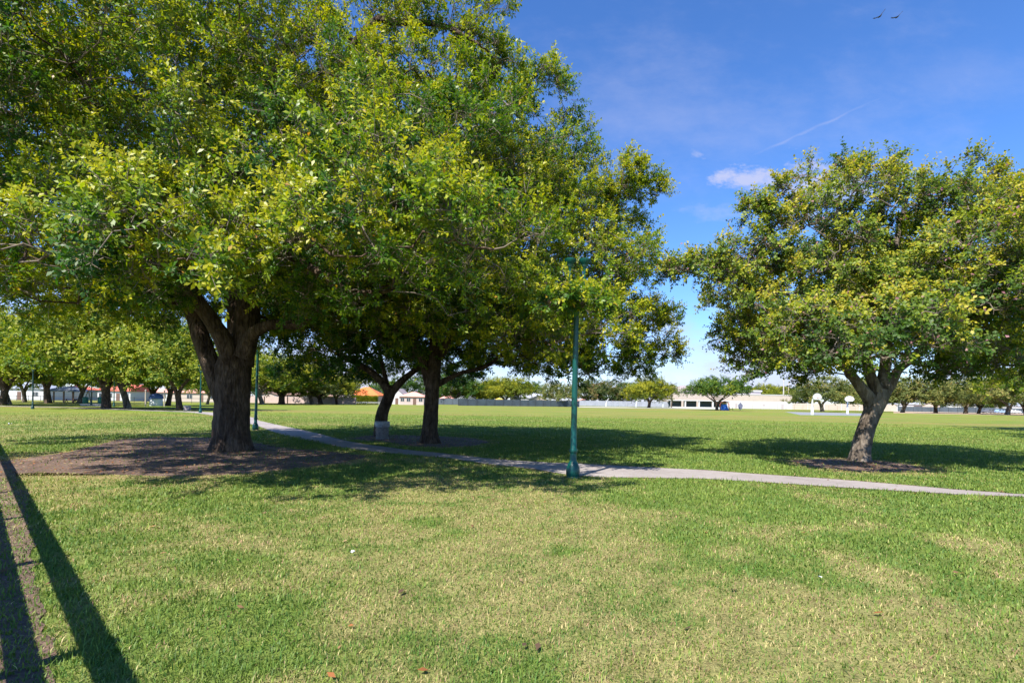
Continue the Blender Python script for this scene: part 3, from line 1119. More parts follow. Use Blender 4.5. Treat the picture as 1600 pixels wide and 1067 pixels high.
# --- the big left tree
Y1 = 15.4
b1 = gr(362, 704)
limbs = [
    (pp(Y1, (362, 712), (362, 690), (362, 650), (364, 610), (366, 575), (372, 540)), [0.62, 0.53, 0.48, 0.47, 0.48, 0.38]),
    (pp(Y1, (356, 640), (341, 600), (326, 562), (313, 525), (303, 490), (285, 440, 14.5), (240, 360, 13.5)), [0.26, 0.27, 0.26, 0.24, 0.22, 0.17, 0.1]),
    (pp(Y1, (366, 590), (355, 545, 15.0), (336, 510, 14.8), (312, 475, 14.6), (290, 445, 14.2), (250, 380, 12.5), (200, 330, 11)), [0.3, 0.25, 0.22, 0.2, 0.18, 0.13, 0.08]),
    (pp(Y1, (374, 570), (384, 520), (388, 470), (392, 400, 15.6), (420, 300, 16)), [0.4, 0.36, 0.33, 0.25, 0.14]),
    (pp(Y1, (376, 560, 15.6), (372, 500, 16), (362, 430, 16.6), (330, 330, 17.5)), [0.36, 0.3, 0.26, 0.15]),
    (pp(Y1, (380, 555, 15.1), (392, 526, 14.9), (415, 510, 14.7), (440, 506, 14.4), (462, 508, 14.2), (478, 498, 13.8), (520, 460, 13.2)), [0.26, 0.19, 0.15, 0.135, 0.12, 0.1, 0.07]),
    (pp(10, (455, 395, 11.5), (487, 419, 10.6), (512, 432, 10.2), (530, 447, 10), (552, 456, 9.8), (590, 458, 9.5), (612, 452, 9.2)), [0.09, 0.08, 0.075, 0.07, 0.065, 0.05, 0.03]),
    (pp(12, (390, 400, 15), (480, 200, 13.5), (575, 45, 12.8), (620, 36, 12.6), (690, 40, 12.4), (750, 70, 12.2)), [0.22, 0.16, 0.1, 0.085, 0.06, 0.03]),
]
lob = dome((-8.9, 14.4, 4.7), (8.6, 8.4, 9.2), 84, 2.0, zlo=-0.12, fill=0.25)
lob = [l for l in lob if not (l[0][0] > -3.2 and l[0][1] > 15)]
for px, py, Y, s_ in ((60, 470, 12, 1.3), (150, 430, 11, 1.4), (250, 415, 11, 1.4), (60, 360, 9, 1.5), (520, 400, 10, 1.3), (600, 430, 10.5, 1.2),
                      (430, 420, 12, 1.4), (560, 350, 9.5, 1.5), (640, 330, 10.5, 1.4), (180, 350, 8.5, 1.3), (350, 350, 9, 1.4), (480, 300, 8.5, 1.4),
                      (660, 60, 12.4, 1.3), (740, 40, 12.2, 1.0), (770, 90, 12.4, 0.7), (690, 130, 12, 1.0), (640, 420, 11, 0.9),
                      (320, 455, 13.2, 0.9), (220, 460, 13.5, 1.2), (480, 470, 13.5, 1.1), (550, 470, 13, 1.0),
                      (100, 450, 15, 1.4), (170, 470, 16.5, 1.4), (260, 480, 18, 1.4), (50, 440, 17, 1.4), (420, 500, 19, 1.3), (470, 520, 18.5, 1.2), (250, 500, 20, 1.3), (160, 490, 20, 1.2),
                      (320, 410, 11.5, 1.2), (400, 430, 12.5, 1.1), (30, 410, 10, 1.2), (120, 400, 9.5, 1.3), (260, 380, 9.5, 1.3), (440, 380, 9.2, 1.3), (520, 470, 15.5, 1.2), (590, 480, 15, 1.2), (660, 460, 13.5, 1.2),
                      (620, 180, 9.5, 1.2), (690, 230, 9.8, 1.2), (735, 300, 10.2, 1.1), (700, 380, 10.5, 1.1), (640, 260, 9, 1.2), (560, 220, 8.8, 1.2), (560, 120, 9, 1.3), (640, 110, 10, 1.2),
                      (740, 190, 11, 1.1), (770, 390, 11.5, 1.0), (600, 320, 9.2, 1.2), (520, 180, 8.5, 1.2), (460, 220, 8.2, 1.2), (380, 270, 8, 1.2), (280, 300, 7.8, 1.2), (180, 260, 7.6, 1.2), (90, 290, 7.8, 1.2),
                      (420, 120, 8.4, 1.3), (300, 160, 8.0, 1.3), (160, 140, 8.0, 1.3), (40, 190, 8.0, 1.2)):
    if py < 420 and Y < 11.9:
        Y = float(np.interp(py, [60, 410], [12.0, 7.2]))
    lob.append((np.array(at(px, py, Y)), (s_, s_, s_ * 0.6)))
build_tree('shade_tree', 'largest shade tree with thick forked trunk rising from bare soil', 'tree', 'big shade trees beside the path', b1, limbs, lob,
           clumps=32, twigs=13, per=15, leaf=0.088, mats=(M['leaf_big'], M['bark']), asp=0.46, young=0.74, limb_r=0.065)

# --- the middle tree
Y2 = 19.1
b2 = gr(671, 693)
limbs = [
    (pp(Y2, (671, 698), (671, 680), (673, 645), (675, 610), (677, 585)), [0.42, 0.32, 0.26, 0.25, 0.3]),
    (pp(Y2, (672, 600), (662, 565), (648, 530), (632, 480), (610, 420)), [0.22, 0.17, 0.14, 0.11, 0.07]),
    (pp(Y2, (677, 595), (680, 550), (682, 500), (690, 430), (720, 340), (760, 250)), [0.27, 0.23, 0.2, 0.16, 0.11, 0.07]),
    (pp(Y2, (685, 600), (700, 592), (722, 582), (760, 572, 18), (800, 540, 17)), [0.13, 0.1, 0.08, 0.07, 0.05]),
    (pp(Y2, (686, 560), (720, 500, 18.5), (780, 440, 17.5), (850, 400, 16.5), (920, 370, 16.6)), [0.17, 0.13, 0.11, 0.08, 0.05]),
    (pp(15, (780, 440, 17.5), (840, 450, 14), (870, 476, 11.6), (895, 480, 10.6)), [0.06, 0.04, 0.025, 0.012]),
]
lob = dome((-1.5, 19.6, 4.3), (5.6, 6.8, 8.9), 70, 1.8, zlo=-0.14, fill=0.25)
for px, py, Y, s_ in ((1010, 285, 17.5, 0.42), (985, 262, 17.3, 0.42), (1030, 305, 17.6, 0.33), (975, 300, 17.4, 0.6), (950, 290, 17, 1.2), (890, 225, 17, 1.2), (845, 140, 17, 0.8), (790, 170, 17, 1.4), (990, 510, 18, 1.2), (1025, 530, 18, 0.8), (1020, 490, 19, 0.8), (940, 400, 18, 1.5), (950, 480, 17, 1.4), (920, 560, 18, 1.2), (880, 575, 19, 1.1), (960, 350, 18, 1.1), (870, 480, 15, 1.4), (990, 580, 20, 0.8), (940, 580, 21, 1.0), (1035, 505, 19, 0.7), (1040, 555, 18.5, 0.6), (1000, 560, 17.5, 0.9), (900, 585, 17, 0.9), (840, 570, 16, 1.0),
                      (970, 420, 16, 1.3), (930, 520, 15, 1.4), (980, 560, 17, 1.2), (860, 540, 14, 1.4), (800, 500, 13.5, 1.4), (720, 470, 14, 1.4), (640, 500, 15, 1.3),
                      (897, 472, 10.3, 0.26), (872, 476, 10.5, 0.3), (925, 474, 10.35, 0.3), (945, 482, 10.6, 0.3), (850, 440, 11.4, 0.7), (790, 560, 17, 1.1), (560, 520, 17, 1.2), (740, 330, 12.4, 1.4), (840, 330, 13, 1.4), (900, 330, 13.5, 1.3), (760, 420, 12.8, 1.2), (690, 250, 12.6, 1.4)):
    if Y < 16 and s_ > 0.9:
        Y = float(np.interp(py, [100, 560], [18.0, 13.0]))
    lob.append((np.array(at(px, py, Y)), (s_, s_, s_ * 0.62)))
build_tree('shade_tree', 'middle shade tree with straight dark trunk beyond the path, right of the leaning trunk', 'tree', 'big shade trees beside the path', b2, limbs, lob,
           clumps=32, twigs=12, per=14, leaf=0.094, mats=(M['leaf_mid'], M['bark']), asp=0.5, young=0.76, limb_r=0.06)

# --- the leaning tree with the bin
Y3 = 22.3
b3 = gr(596, 683)
limbs = [
    (pp(Y3, (596, 688), (595, 665), (597, 645), (606, 622), (611, 606)), [0.36, 0.29, 0.25, 0.24, 0.26]),
    (pp(Y3, (609, 612), (596, 596), (578, 580), (555, 567), (525, 552, 21)), [0.21, 0.17, 0.14, 0.12, 0.08]),
    (pp(Y3, (612, 612), (628, 595), (644, 582), (665, 566, 22.5), (700, 545, 23)), [0.2, 0.15, 0.12, 0.1, 0.06]),
    (pp(Y3, (606, 610), (602, 590), (596, 565), (590, 520)), [0.14, 0.11, 0.09, 0.05]),
]
lob = dome((-6.2, 23.0, 5.8), (6.2, 5.5, 4.0), 34, 1.7, zlo=-0.5, fill=0.2)
for px, py, Y, s_ in ((470, 560, 22, 1.2), (505, 575, 22.5, 1.0), (540, 545, 21, 1.3), (560, 585, 24, 0.8), (430, 545, 22, 1.2), (640, 540, 21.5, 1.2), (690, 560, 24, 1.2),
                      (740, 575, 24, 1.1), (480, 520, 20, 1.4), (590, 530, 20, 1.3), (520, 500, 19, 1.5), (780, 570, 25, 1.3), (830, 575, 24, 1.2), (640, 570, 25, 0.9), (450, 585, 24, 0.9), (500, 595, 25, 0.9), (530, 580, 26, 1.1), (560, 560, 19.5, 1.0), (610, 560, 25, 1.2),
                      (580, 590, 27, 0.9), (680, 580, 27, 1.0), (720, 590, 27, 1.0), (640, 560, 20, 0.8), (700, 550, 21, 1.0)):
    lob.append((np.array(at(px, py, Y)), (s_, s_, s_ * 0.6)))
build_tree('shade_tree', 'smaller leaning forked tree with a litter bin at its foot', 'tree', 'big shade trees beside the path', b3, limbs, lob,
           clumps=20, twigs=9, per=10, leaf=0.15, mats=(M['leaf_mid'], M['bark']), asp=0.5, young=0.36, limb_r=0.06)

# --- the right tree
Y4 = 15.2
b4 = gr(1344, 721)
limbs = [
    (pp(Y4, (1344, 727), (1345, 708), (1351, 680), (1362, 648), (1372, 625), (1376, 608)), [0.33, 0.265, 0.235, 0.235, 0.25, 0.21]),
    (pp(Y4, (1368, 635), (1353, 615), (1338, 595), (1322, 575, 15), (1290, 540, 14.5), (1230, 480, 14)), [0.22, 0.17, 0.14, 0.12, 0.09, 0.05]),
    (pp(Y4, (1374, 622), (1366, 600), (1358, 580), (1350, 540), (1320, 450), (1290, 350)), [0.2, 0.16, 0.14, 0.12, 0.08, 0.05]),
    (pp(Y4, (1376, 620), (1392, 600), (1404, 578), (1425, 560), (1470, 520, 14.5), (1530, 470, 14)), [0.2, 0.15, 0.12, 0.11, 0.08, 0.05]),
    (pp(Y4, (1376, 615), (1385, 560, 15.5), (1390, 480, 15.7), (1400, 380, 16), (1420, 300, 16)), [0.17, 0.14, 0.12, 0.08, 0.04]),
    (pp(Y4, (1290, 520, 14.6), (1235, 462, 14.4), (1190, 458, 14.2), (1150, 432, 14), (1110, 436, 13.9), (1065, 422, 13.8), (1040, 427, 13.7)), [0.06, 0.045, 0.035, 0.028, 0.022, 0.016, 0.008]),
]
lob = dome((11.3, 15.4, 3.9), (4.9, 4.8, 4.6), 84, 1.05, zlo=-0.16, fill=0.45, flat=0.48)
for px, py, Y, s_ in ((1060, 425, 13.8, 0.45), (1085, 412, 13.8, 0.5), (1110, 425, 13.9, 0.65), (1140, 440, 14.0, 0.6), (1150, 405, 14, 0.8), (1180, 390, 14, 0.8), (1290, 275, 15, 0.8), (1240, 300, 15, 0.8), (1340, 275, 15, 0.9), (1195, 340, 14.5, 0.8),
                      (1420, 290, 15.5, 0.9), (1500, 280, 15.5, 1.0), (1550, 300, 15.5, 0.8), (1230, 575, 15, 1.0), (1290, 585, 16, 0.9), (1470, 575, 15, 1.0), (1530, 580, 15, 1.1), (1590, 570, 15, 1.1),
                      (1180, 580, 16.5, 0.9), (1450, 580, 17.5, 1.1), (1550, 585, 18, 1.1), (1300, 570, 18, 1.1), (1200, 490, 13.5, 1.0), (1290, 500, 11.8, 1.1), (1400, 500, 11.4, 1.1), (1500, 490, 12, 1.1), (1160, 560, 14.6, 0.8), (1200, 575, 14, 0.9), (1260, 560, 12.5, 1.1), (1330, 545, 11.5, 1.1), (1420, 540, 11.5, 1.1), (1500, 550, 12.5, 1.1),
                      (1560, 520, 13.5, 1.2), (1160, 520, 14.6, 0.9), (1180, 330, 14.5, 0.5), (1380, 560, 12, 0.8)):
    lob.append((np.array(at(px, py, Y)), (s_, s_, s_ * 0.55)))
build_tree('flowering_tree', 'right hand tree with leaning forked trunk, yellowing leaves and pink blossom', 'tree', None, b4, limbs, lob,
           clumps=46, twigs=12, per=11, leaf=0.086, mats=(M['leaf_orchid'], M['bark_pale']), asp=0.66, young=0.62, gold=0.02, limb_r=0.045, twig_len=0.4)


# --- trees farther off: a few kinds, then copies
def far_tree(name, kind, h, spread_, trunk_r, lean, lobes_n, leaf, mats, seed, zc=0.62, rz=0.36, lobe=None, fork=True, flat=0.6, clumps=9, zlo=-0.5, young=0.45):
    global rng
    keep = rng
    rng = np.random.default_rng(seed)
    f = h * 0.17
    l0 = [Vector((0, 0, -0.15)), Vector((lean * 0.2, 0, f * 0.4)), Vector((lean * 0.6, 0, f))]
    limbs_ = [(l0, [trunk_r * 1.35, trunk_r, trunk_r])]
    for k in range(4 if fork else 1):
        a = k * 1.6 + rng.uniform(-0.3, 0.3)
        e_ = Vector((math.cos(a) * spread_ * 0.5, math.sin(a) * spread_ * 0.5, h * 0.5))
        limbs_.append(([l0[2] - Vector((0, 0, f * 0.15)), l0[2] + Vector((math.cos(a) * spread_ * 0.12, math.sin(a) * spread_ * 0.12, h * 0.12)), e_], [trunk_r * 0.7, trunk_r * 0.5, trunk_r * 0.22]))
    lb = dome((lean, 0, h * zc), (spread_, spread_, h * rz), lobes_n, lobe or spread_ * 0.27, zlo=zlo, fill=0.3, flat=flat)
    t_ = build_tree(name, 'x', 'tree', None, (0, 0, 0), limbs_, lb, clumps=clumps, twigs=5, per=6, leaf=leaf, mats=mats, asp=0.6, twig_len=leaf * 2.6,
                    young=young, gold=0, bark_sides=10, twig_geo=False, limb_r=trunk_r * 0.4, root=False)
    rng = keep
    return t_


PROT = {
    'park': far_tree('park_tree', 0, 13, 8.0, 0.38, 0.6, 46, 0.36, (M['leaf_far'], M['bark']), 21, zc=0.4, rz=0.58, clumps=11, zlo=-0.3, young=0.8),
    'park2': far_tree('park_tree', 0, 12, 7.0, 0.34, -0.8, 44, 0.36, (M['leaf_far'], M['bark_pale']), 22, zc=0.4, rz=0.58, clumps=11, zlo=-0.3, young=0.95),
    'olive': far_tree('olive_green_tree', 0, 10, 6.0, 0.32, 0.5, 36, 0.38, (M['leaf_olive'], M['bark']), 23, zc=0.4, rz=0.58, clumps=11, zlo=-0.3),
    'olive2': far_tree('olive_green_tree', 0, 10, 6.5, 0.36, -0.6, 36, 0.38, (M['leaf_olive'], M['bark_pale']), 24, zc=0.4, rz=0.58, clumps=11, zlo=-0.3),
    'flat': far_tree('umbrella_tree', 0, 8.8, 8.6, 0.36, 0.0, 44, 0.34, (M['leaf_far'], M['bark']), 25, zc=0.5, rz=0.44, lobe=1.7, flat=0.42, clumps=15, zlo=0.02, young=0.3),
    'yellow': far_tree('yellow_green_tree', 0, 10, 8.5, 0.5, 0.4, 40, 0.42, (M['leaf_yellow'], M['bark']), 26, zc=0.55, rz=0.42, clumps=11, zlo=-0.7),
    'dense': far_tree('broadleaf_tree', 0, 12, 7.0, 0.4, 0.2, 30, 0.45, (M['leaf_far'], M['bark']), 27, zc=0.52, rz=0.46, clumps=11, young=0.12, zlo=-0.9),
    'rust': far_tree('russet_tree', 0, 11, 7.0, 0.4, 0.2, 30, 0.45, (M['leaf_rust'], M['bark']), 28, zc=0.52, rz=0.44, clumps=11, zlo=-0.85),
}
USED = set()


def place_tree(kind, px, Y, h, label, group, rz=None, wide=1.0):
    wide = 1.3 if group in (GR, GB) else wide
    h = h * 1.15 if group == GR else h
    pr_ = PROT[kind]
    g = at(px, hz(px), Y)
    loc = (g.x, Y, 0)
    hs_ = {'park': 13, 'park2': 12, 'olive': 10, 'olive2': 10, 'flat': 8.8, 'yellow': 10, 'dense': 12, 'rust': 11}[kind]
    s_ = h / hs_
    rz = random.uniform(0, 6.28) if rz is None else rz
    if kind not in USED:
        USED.add(kind)
        o = pr_
        o.location = loc
        o.rotation_euler = (0, 0, rz)
        o['label'] = label
        if group:
            o['group'] = group
    else:
        o = copy_thing(pr_, loc, rz, 1, label, group)
    o.scale = (s_ * wide, s_ * wide, s_)
    return o


GL = 'park trees beyond the left lawn'
GR = 'olive trees in the row along the right fence'
GB = 'trees along the far edge of the field'
for a in (
        ('park', 3, 69, 13, 'park tree cut by the left picture edge, slim dark trunk', GL, 0.5),
        ('park2', 13, 74, 13, 'park tree with grey trunk standing just left of the dark lamp post', GL, 1.0),
        ('park2', 39, 98, 11, 'forked park tree in front of the white house with pale blue grey roof', GL, 2.0),
        ('park', 76, 89, 15, 'park tree between the dark lamp post and the picnic shelter', GL, 3.0),
        ('park2', 124, 97, 12, 'pale trunked park tree standing beside the picnic shelter roof', GL, 4.2),
        ('park', 166, 60, 14.5, 'park tree with the thickest straight dark trunk left of the big shade tree', GL, 2.4),
        ('park2', 200, 63, 12.5, 'park tree with a V shaped trunk mottled with pale patches', GL, 0.4),
        ('park', 240, 84, 10.5, 'dark park tree directly behind the blue topped kiosk', GL, 5.0),
        ('park', 263, 82, 12, 'dark straight park tree just right of the blue topped kiosk', GL, 1.2),
        ('park', 281, 58, 10.5, 'low branching park tree beside the small grey box', GL, 2.9),
        ('park2', 324, 105, 9, 'small distant park tree showing just left of the largest trunk', GL, 3.3),
        ('park2', 410, 118, 12.5, 'slim pale trunked tree just right of the green lamp post by the path', GB, 0.7),
        ('yellow', 440, 132, 11.5, 'dark trunked bushy tree before the brown roofed houses', GB, 1.9),
        ('olive2', 488, 136, 10.5, 'multi stemmed olive tree before the pink wall', GB, 0.2),
        ('yellow', 501, 138, 9, 'red brown stemmed bushy tree at the middle of the pink wall', GB, 3.0),
        ('olive', 527, 139, 8.5, 'low olive tree before the right end of the pink wall', GB, 4.0),
        ('dense', 712, 195, 13, 'dark green tree behind the left end of the slate blue windscreen fence', GB, 1.0),
        ('yellow', 748, 205, 8.5, 'yellow green bushy tree behind the slate blue windscreen fence', GB, 2.0),
        ('yellow', 790, 215, 11, 'taller yellow tree behind the fence, left of the white gabled house', GB, 4.0),
        ('olive', 872, 182, 9, 'olive tree in front of the windscreen fence left of the near green lamp post', GB, 2.1),
        ('rust', 918, 250, 13, 'russet green tree behind the pale fence right of the near green lamp post', GB, 1.0),
        ('rust', 955, 255, 12, 'second russet green tree behind the pale curved hoop post', GB, 3.5),
        ('dense', 985, 262, 12.5, 'dark green tree behind the left side of the yellow green field tree', GB, 0.5),
        ('yellow', 1014, 190, 10.6, 'rounded yellow green tree alone on the far field', None, 0.2),
        ('flat', 1120, 142, 9.2, 'flat topped umbrella shaped tree in front of the cream school building', None, 0.3),
        ('dense', 1085, 330, 14, 'dark tree behind the mauve gable roof of the school', GB, 2.0),
        ('dense', 1172, 320, 14, 'dark tree behind the school roof right of the umbrella tree', GB, 4.4),
        ('yellow', 1200, 290, 12.5, 'light green tree rising over the flat school block roof', GB, 5.0),
        ('olive2', 1285, 150, 9, 'olive tree behind the two basketball hoops', GR, 0.4),
        ('olive', 1352, 165, 10, 'olive tree hidden partly behind the trunk of the right hand tree', GR, 1.4),
        ('olive2', 1410, 160, 9.8, 'first olive tree of the right row, right of the leaning forked trunk', GR, 2.2),
        ('olive', 1462, 158, 10.5, 'second olive tree of the right row with thick dark trunk', GR, 3.9),
        ('olive2', 1509, 165, 10, 'third olive tree of the right row with clustered stems', GR, 0.9),
        ('olive', 1529, 168, 9, 'fourth olive tree of the right row with reddish trunk', GR, 5.5),
        ('olive2', 1574, 140, 10, 'fifth olive tree of the right row with slim pale trunk', GR, 3.1),
        ('olive', 1604, 150, 10.5, 'olive tree cut by the right picture edge', GR, 2.6),
        ('dense', 1440, 260, 12, 'dark green tree beyond the right fence between the first two olive trees', GB, 0.1),
        ('dense', 1550, 250, 12, 'dark green tree beyond the right fence near the parked cars', GB, 2.8),
        ('dense', 640, 235, 13, 'dark tree behind the white house with pink porch roof', GB, 3.7),
        ('dense', 600, 240, 11, 'dark tree behind the orange roofed house', GB, 1.7),
        ('dense', 830, 280, 13, 'distant dark tree behind the white gabled house', GB, 5.2),
        ('dense', 1392, 285, 13, 'dark tree behind the left end of the dark fence on the right', GB, 0.9),
        ('rust', 1485, 270, 12.5, 'russet tree beyond the dark fence behind the clustered stems', GB, 2.3),
        ('dense', 1515, 275, 13, 'dark tree beyond the dark fence between the third and fourth olive trees', GB, 3.3),
        ('rust', 1590, 280, 12.5, 'russet tree beyond the white car at the right picture edge', GB, 4.3),
        ('dense', 1320, 300, 14, 'dark tree behind the cream wall and the farther hoop', GB, 5.3),
        ('dense', 1255, 290, 13, 'dark tree behind the left end of the cream boundary wall', GB, 0.2),
        ('dense', 770, 260, 12, 'dark tree behind the yellow parasol', GB, 1.1),
        ('rust', 690, 270, 12, 'russet tree behind the small pink roofed house', GB, 2.9),
        ('dense', 465, 190, 11, 'dark tree behind the brown roofed house with shaded porch', GB, 4.8),
        ('rust', 520, 195, 10, 'russet tree behind the house with long brown roof', GB, 0.4),
        ('dense', 415, 185, 11, 'dark tree behind the cream gabled house by the pink wall', GB, 2.6),
        ('dense', 60, 150, 12, 'dark tree behind the white house with pale blue grey roof', GL, 1.6),
        ('dense', 190, 165, 12, 'dark tree behind the house with faded red roof', GL, 3.6),
        ('dense', 300, 165, 11, 'dark tree behind the low cream house', GL, 5.6),
        ('park', 1735, 35, 10, 'park tree just past the right edge casting shade on the field', None, 1.0),
        ('park2', 1880, 24, 10, 'second park tree past the right edge beyond the path', None, 2.0),
):
    place_tree(a[0], a[1], a[2], a[3], a[4], a[5], a[6])


# palm
def palm(px, Y, h):
    g = at(px, hz(px), Y)
    e = empty('palm_tree', (g.x, Y, 0), 'ragged palm with dry tan fronds beside the yellow green field tree', 'palm tree')
    MB().tube([(0, 0, -0.1), (0.1, 0, h * 0.4), (0.35, 0, h * 0.75), (0.3, 0, h)], [0.3, 0.24, 0.2, 0.2], 10).build('trunk', M['bark_pale'], e, smooth=True)
    vs_, fs_, tn = [], [], []
    for k in range(46):
        a = rng.uniform(0, 6.28)
        el = rng.uniform(-1.3, 1.2)
        ln_ = rng.uniform(1.5, 2.6)
        d = np.array([math.cos(a) * math.cos(el), math.sin(a) * math.cos(el), math.sin(el)])
        sd = np.array([-math.sin(a), math.cos(a), 0])
        p = np.array([0.3, 0, h])
        for j in range(6):
            q = p + d * ln_ / 6
            d = d + np.array([0, 0, -0.22])
            d /= np.linalg.norm(d)
            for sgn in (-1, 1):
                n0 = len(vs_)
                vs_ += [p, q, q + sd * sgn * 0.5 * (1 - j / 7) - (0, 0, 0.25), p + sd * sgn * 0.4 * (1 - j / 7) - (0, 0, 0.2)]
                fs_.append((n0, n0 + 1, n0 + 2, n0 + 3))
                tn.append((0.75 if el < 0.35 else 0.1) + rng.uniform(-0.2, 0.2))
            p = q
    link('fronds', np_mesh('palm_fronds', np.array(vs_), [np.array(fs_)], M['palm_dry'], tint=tn), e)


palm(1049, 215, 9.0)


# ------------------------------------------------------------------ lamps
def lamp(loc, label, paint, lean=0.0):
    e = empty('park_lamp', loc, label, 'lamp post', 'lamp posts along the park path')
    MB().lathe([(0.142, -0.02), (0.142, 0.02), (0.136, 0.03), (0.145, 0.06), (0.148, 0.14), (0.138, 0.21), (0.115, 0.28), (0.088, 0.335), (0.074, 0.37), (0.072, 0.53)], 20).build('base', paint, e, smooth=True)
    pole = MB().lathe([(0.076, 0.52), (0.084, 0.55), (0.084, 0.60), (0.068, 0.63), (0.064, 1.2), (0.056, 3.2), (0.053, 3.95), (0.066, 3.97), (0.066, 4.05), (0.045, 4.08)], 16).build('pole', paint, e, smooth=True)
    for z_ in (0.57, 4.01):
        MB().lathe([(0.091, z_ - 0.02), (0.091, z_ + 0.02)], 16).build('collar', paint, pole, smooth=True)
    for s_ in (-1, 1):
        x = 0.155 * s_
        arm = MB().tube([(0, 0, 4.0), (x * 0.55, 0, 4.03), (x * 0.95, 0, 4.12), (x, 0, 4.25), (x, 0, 4.45)], [0.028, 0.026, 0.024, 0.022, 0.022], 8)
        arm.build('arm', paint, e, smooth=True)
        hd = MB().lathe([(0.025, 4.42), (0.04, 4.48), (0.085, 4.55), (0.125, 4.60), (0.128, 4.635), (0.09, 4.655), (0.02, 4.665)], 16, x=x).build('lamp_head', paint, e, smooth=True)
        MB().lathe([(0.045, 4.475), (0.07, 4.515), (0.06, 4.52)], 12, x=x).build('lens', M['lens'], hd, smooth=True)
    e.rotation_euler = (0, lean, 0)
    return e


lp = lamp(gr(895, 746), 'tall green twin headed lamp post on the near lawn edge of the path', M['lamp_green'], R(0.35))
for px, py, lab in ((399, 672, 'green lamp post beside the path just right of the thickest trunk'),
                    (313, 645, 'thin distant green lamp post just left of the thickest trunk'),
                    (142.5, 633.5, 'thin distant lamp post between the picnic shelter and the thick straight trunk'),
                    (178, 635, 'thin distant lamp post between the thick straight trunk and the V shaped trunk')):
    o = copy_thing(lp, gr(px, py), 0.4, 1, lab)
    o.rotation_euler = (0, R(0.9) if px == 399 else 0, 0.3)
lamp(gr(51, 639), 'dark lamp post near the left edge standing on the sandy path', M['lamp_dark'], 0)

# ------------------------------------------------------------------ litter bin
tb = gr(597, 686)
e = empty('litter_bin', tb, 'wire litter bin with white liner leaning at the forked tree', 'litter bin')
w = MB()
for k in range(28):
    a = 2 * math.pi * k / 28
    w.tube([(0.24 * math.cos(a), 0.24 * math.sin(a), 0.02), (0.265 * math.cos(a), 0.265 * math.sin(a), 0.66)], 0.006, 4)
for z in (0.03, 0.2, 0.36, 0.52):
    w.lathe([(0.243 + z * 0.035, z - 0.012), (0.255 + z * 0.035, z - 0.012), (0.255 + z * 0.035, z + 0.012), (0.243 + z * 0.035, z + 0.012)], 24, cap=False)
w.lathe([(0.22, 0.04), (0.238, 0.6), (0.244, 0.6), (0.228, 0.03)], 24)
w.build('basket', M['bin'], e)
MB().lathe([(0.262, 0.64), (0.285, 0.64), (0.285, 0.69), (0.262, 0.69), (0.262, 0.64)], 24, cap=False).build('rim', M['bin'], e)
MB().lathe([(0.24, 0.6), (0.25, 0.7), (0.288, 0.715), (0.30, 0.66), (0.296, 0.56), (0.282, 0.5)], 24, cap=False).build('liner', M['bag'], e, smooth=True)


# ------------------------------------------------------------------ rail fence just left of the view (casts the two long stripes)
def shadow_to(h, p):
    k = h / math.tan(SUN_EL)
    return Vector((p.x - SUN_DIR.x * k, p.y - SUN_DIR.y * k, 0))


HT = 1.12
sA, sB = gr(187, 1067), gr(15, 731)
ra, rb = shadow_to(HT, sA), shadow_to(HT, sB)
du = (rb - ra).normalized()
org = ra - du * 4.2
rzf = math.atan2(du.y, du.x)
e = empty('rail_fence', (org.x, org.y, 0), 'low two rail timber fence running along the left edge of the lawn', 'fence', rz=rzf)
LEN = 26.0
MB().box(0, LEN, -0.025, 0.025, HT - 0.10, HT + 0.08).build('top_rail', M['rail_wood'], e, bevel=0.008)
MB().box(0, LEN, -0.025, 0.025, 0.62, 0.77).build('lower_rail', M['rail_wood'], e, bevel=0.008)
sp = shadow_to(0.9, gr(113, 1025))
s0 = (Vector((sp.x, sp.y, 0)) - org).dot(du) % 2.5
k = s0
while k < LEN:
    MB().box(k - 0.05, k + 0.05, 0.027, 0.127, -0.1, HT + 0.17).build('post', M['rail_wood'], e, bevel=0.008)
    k += 2.5


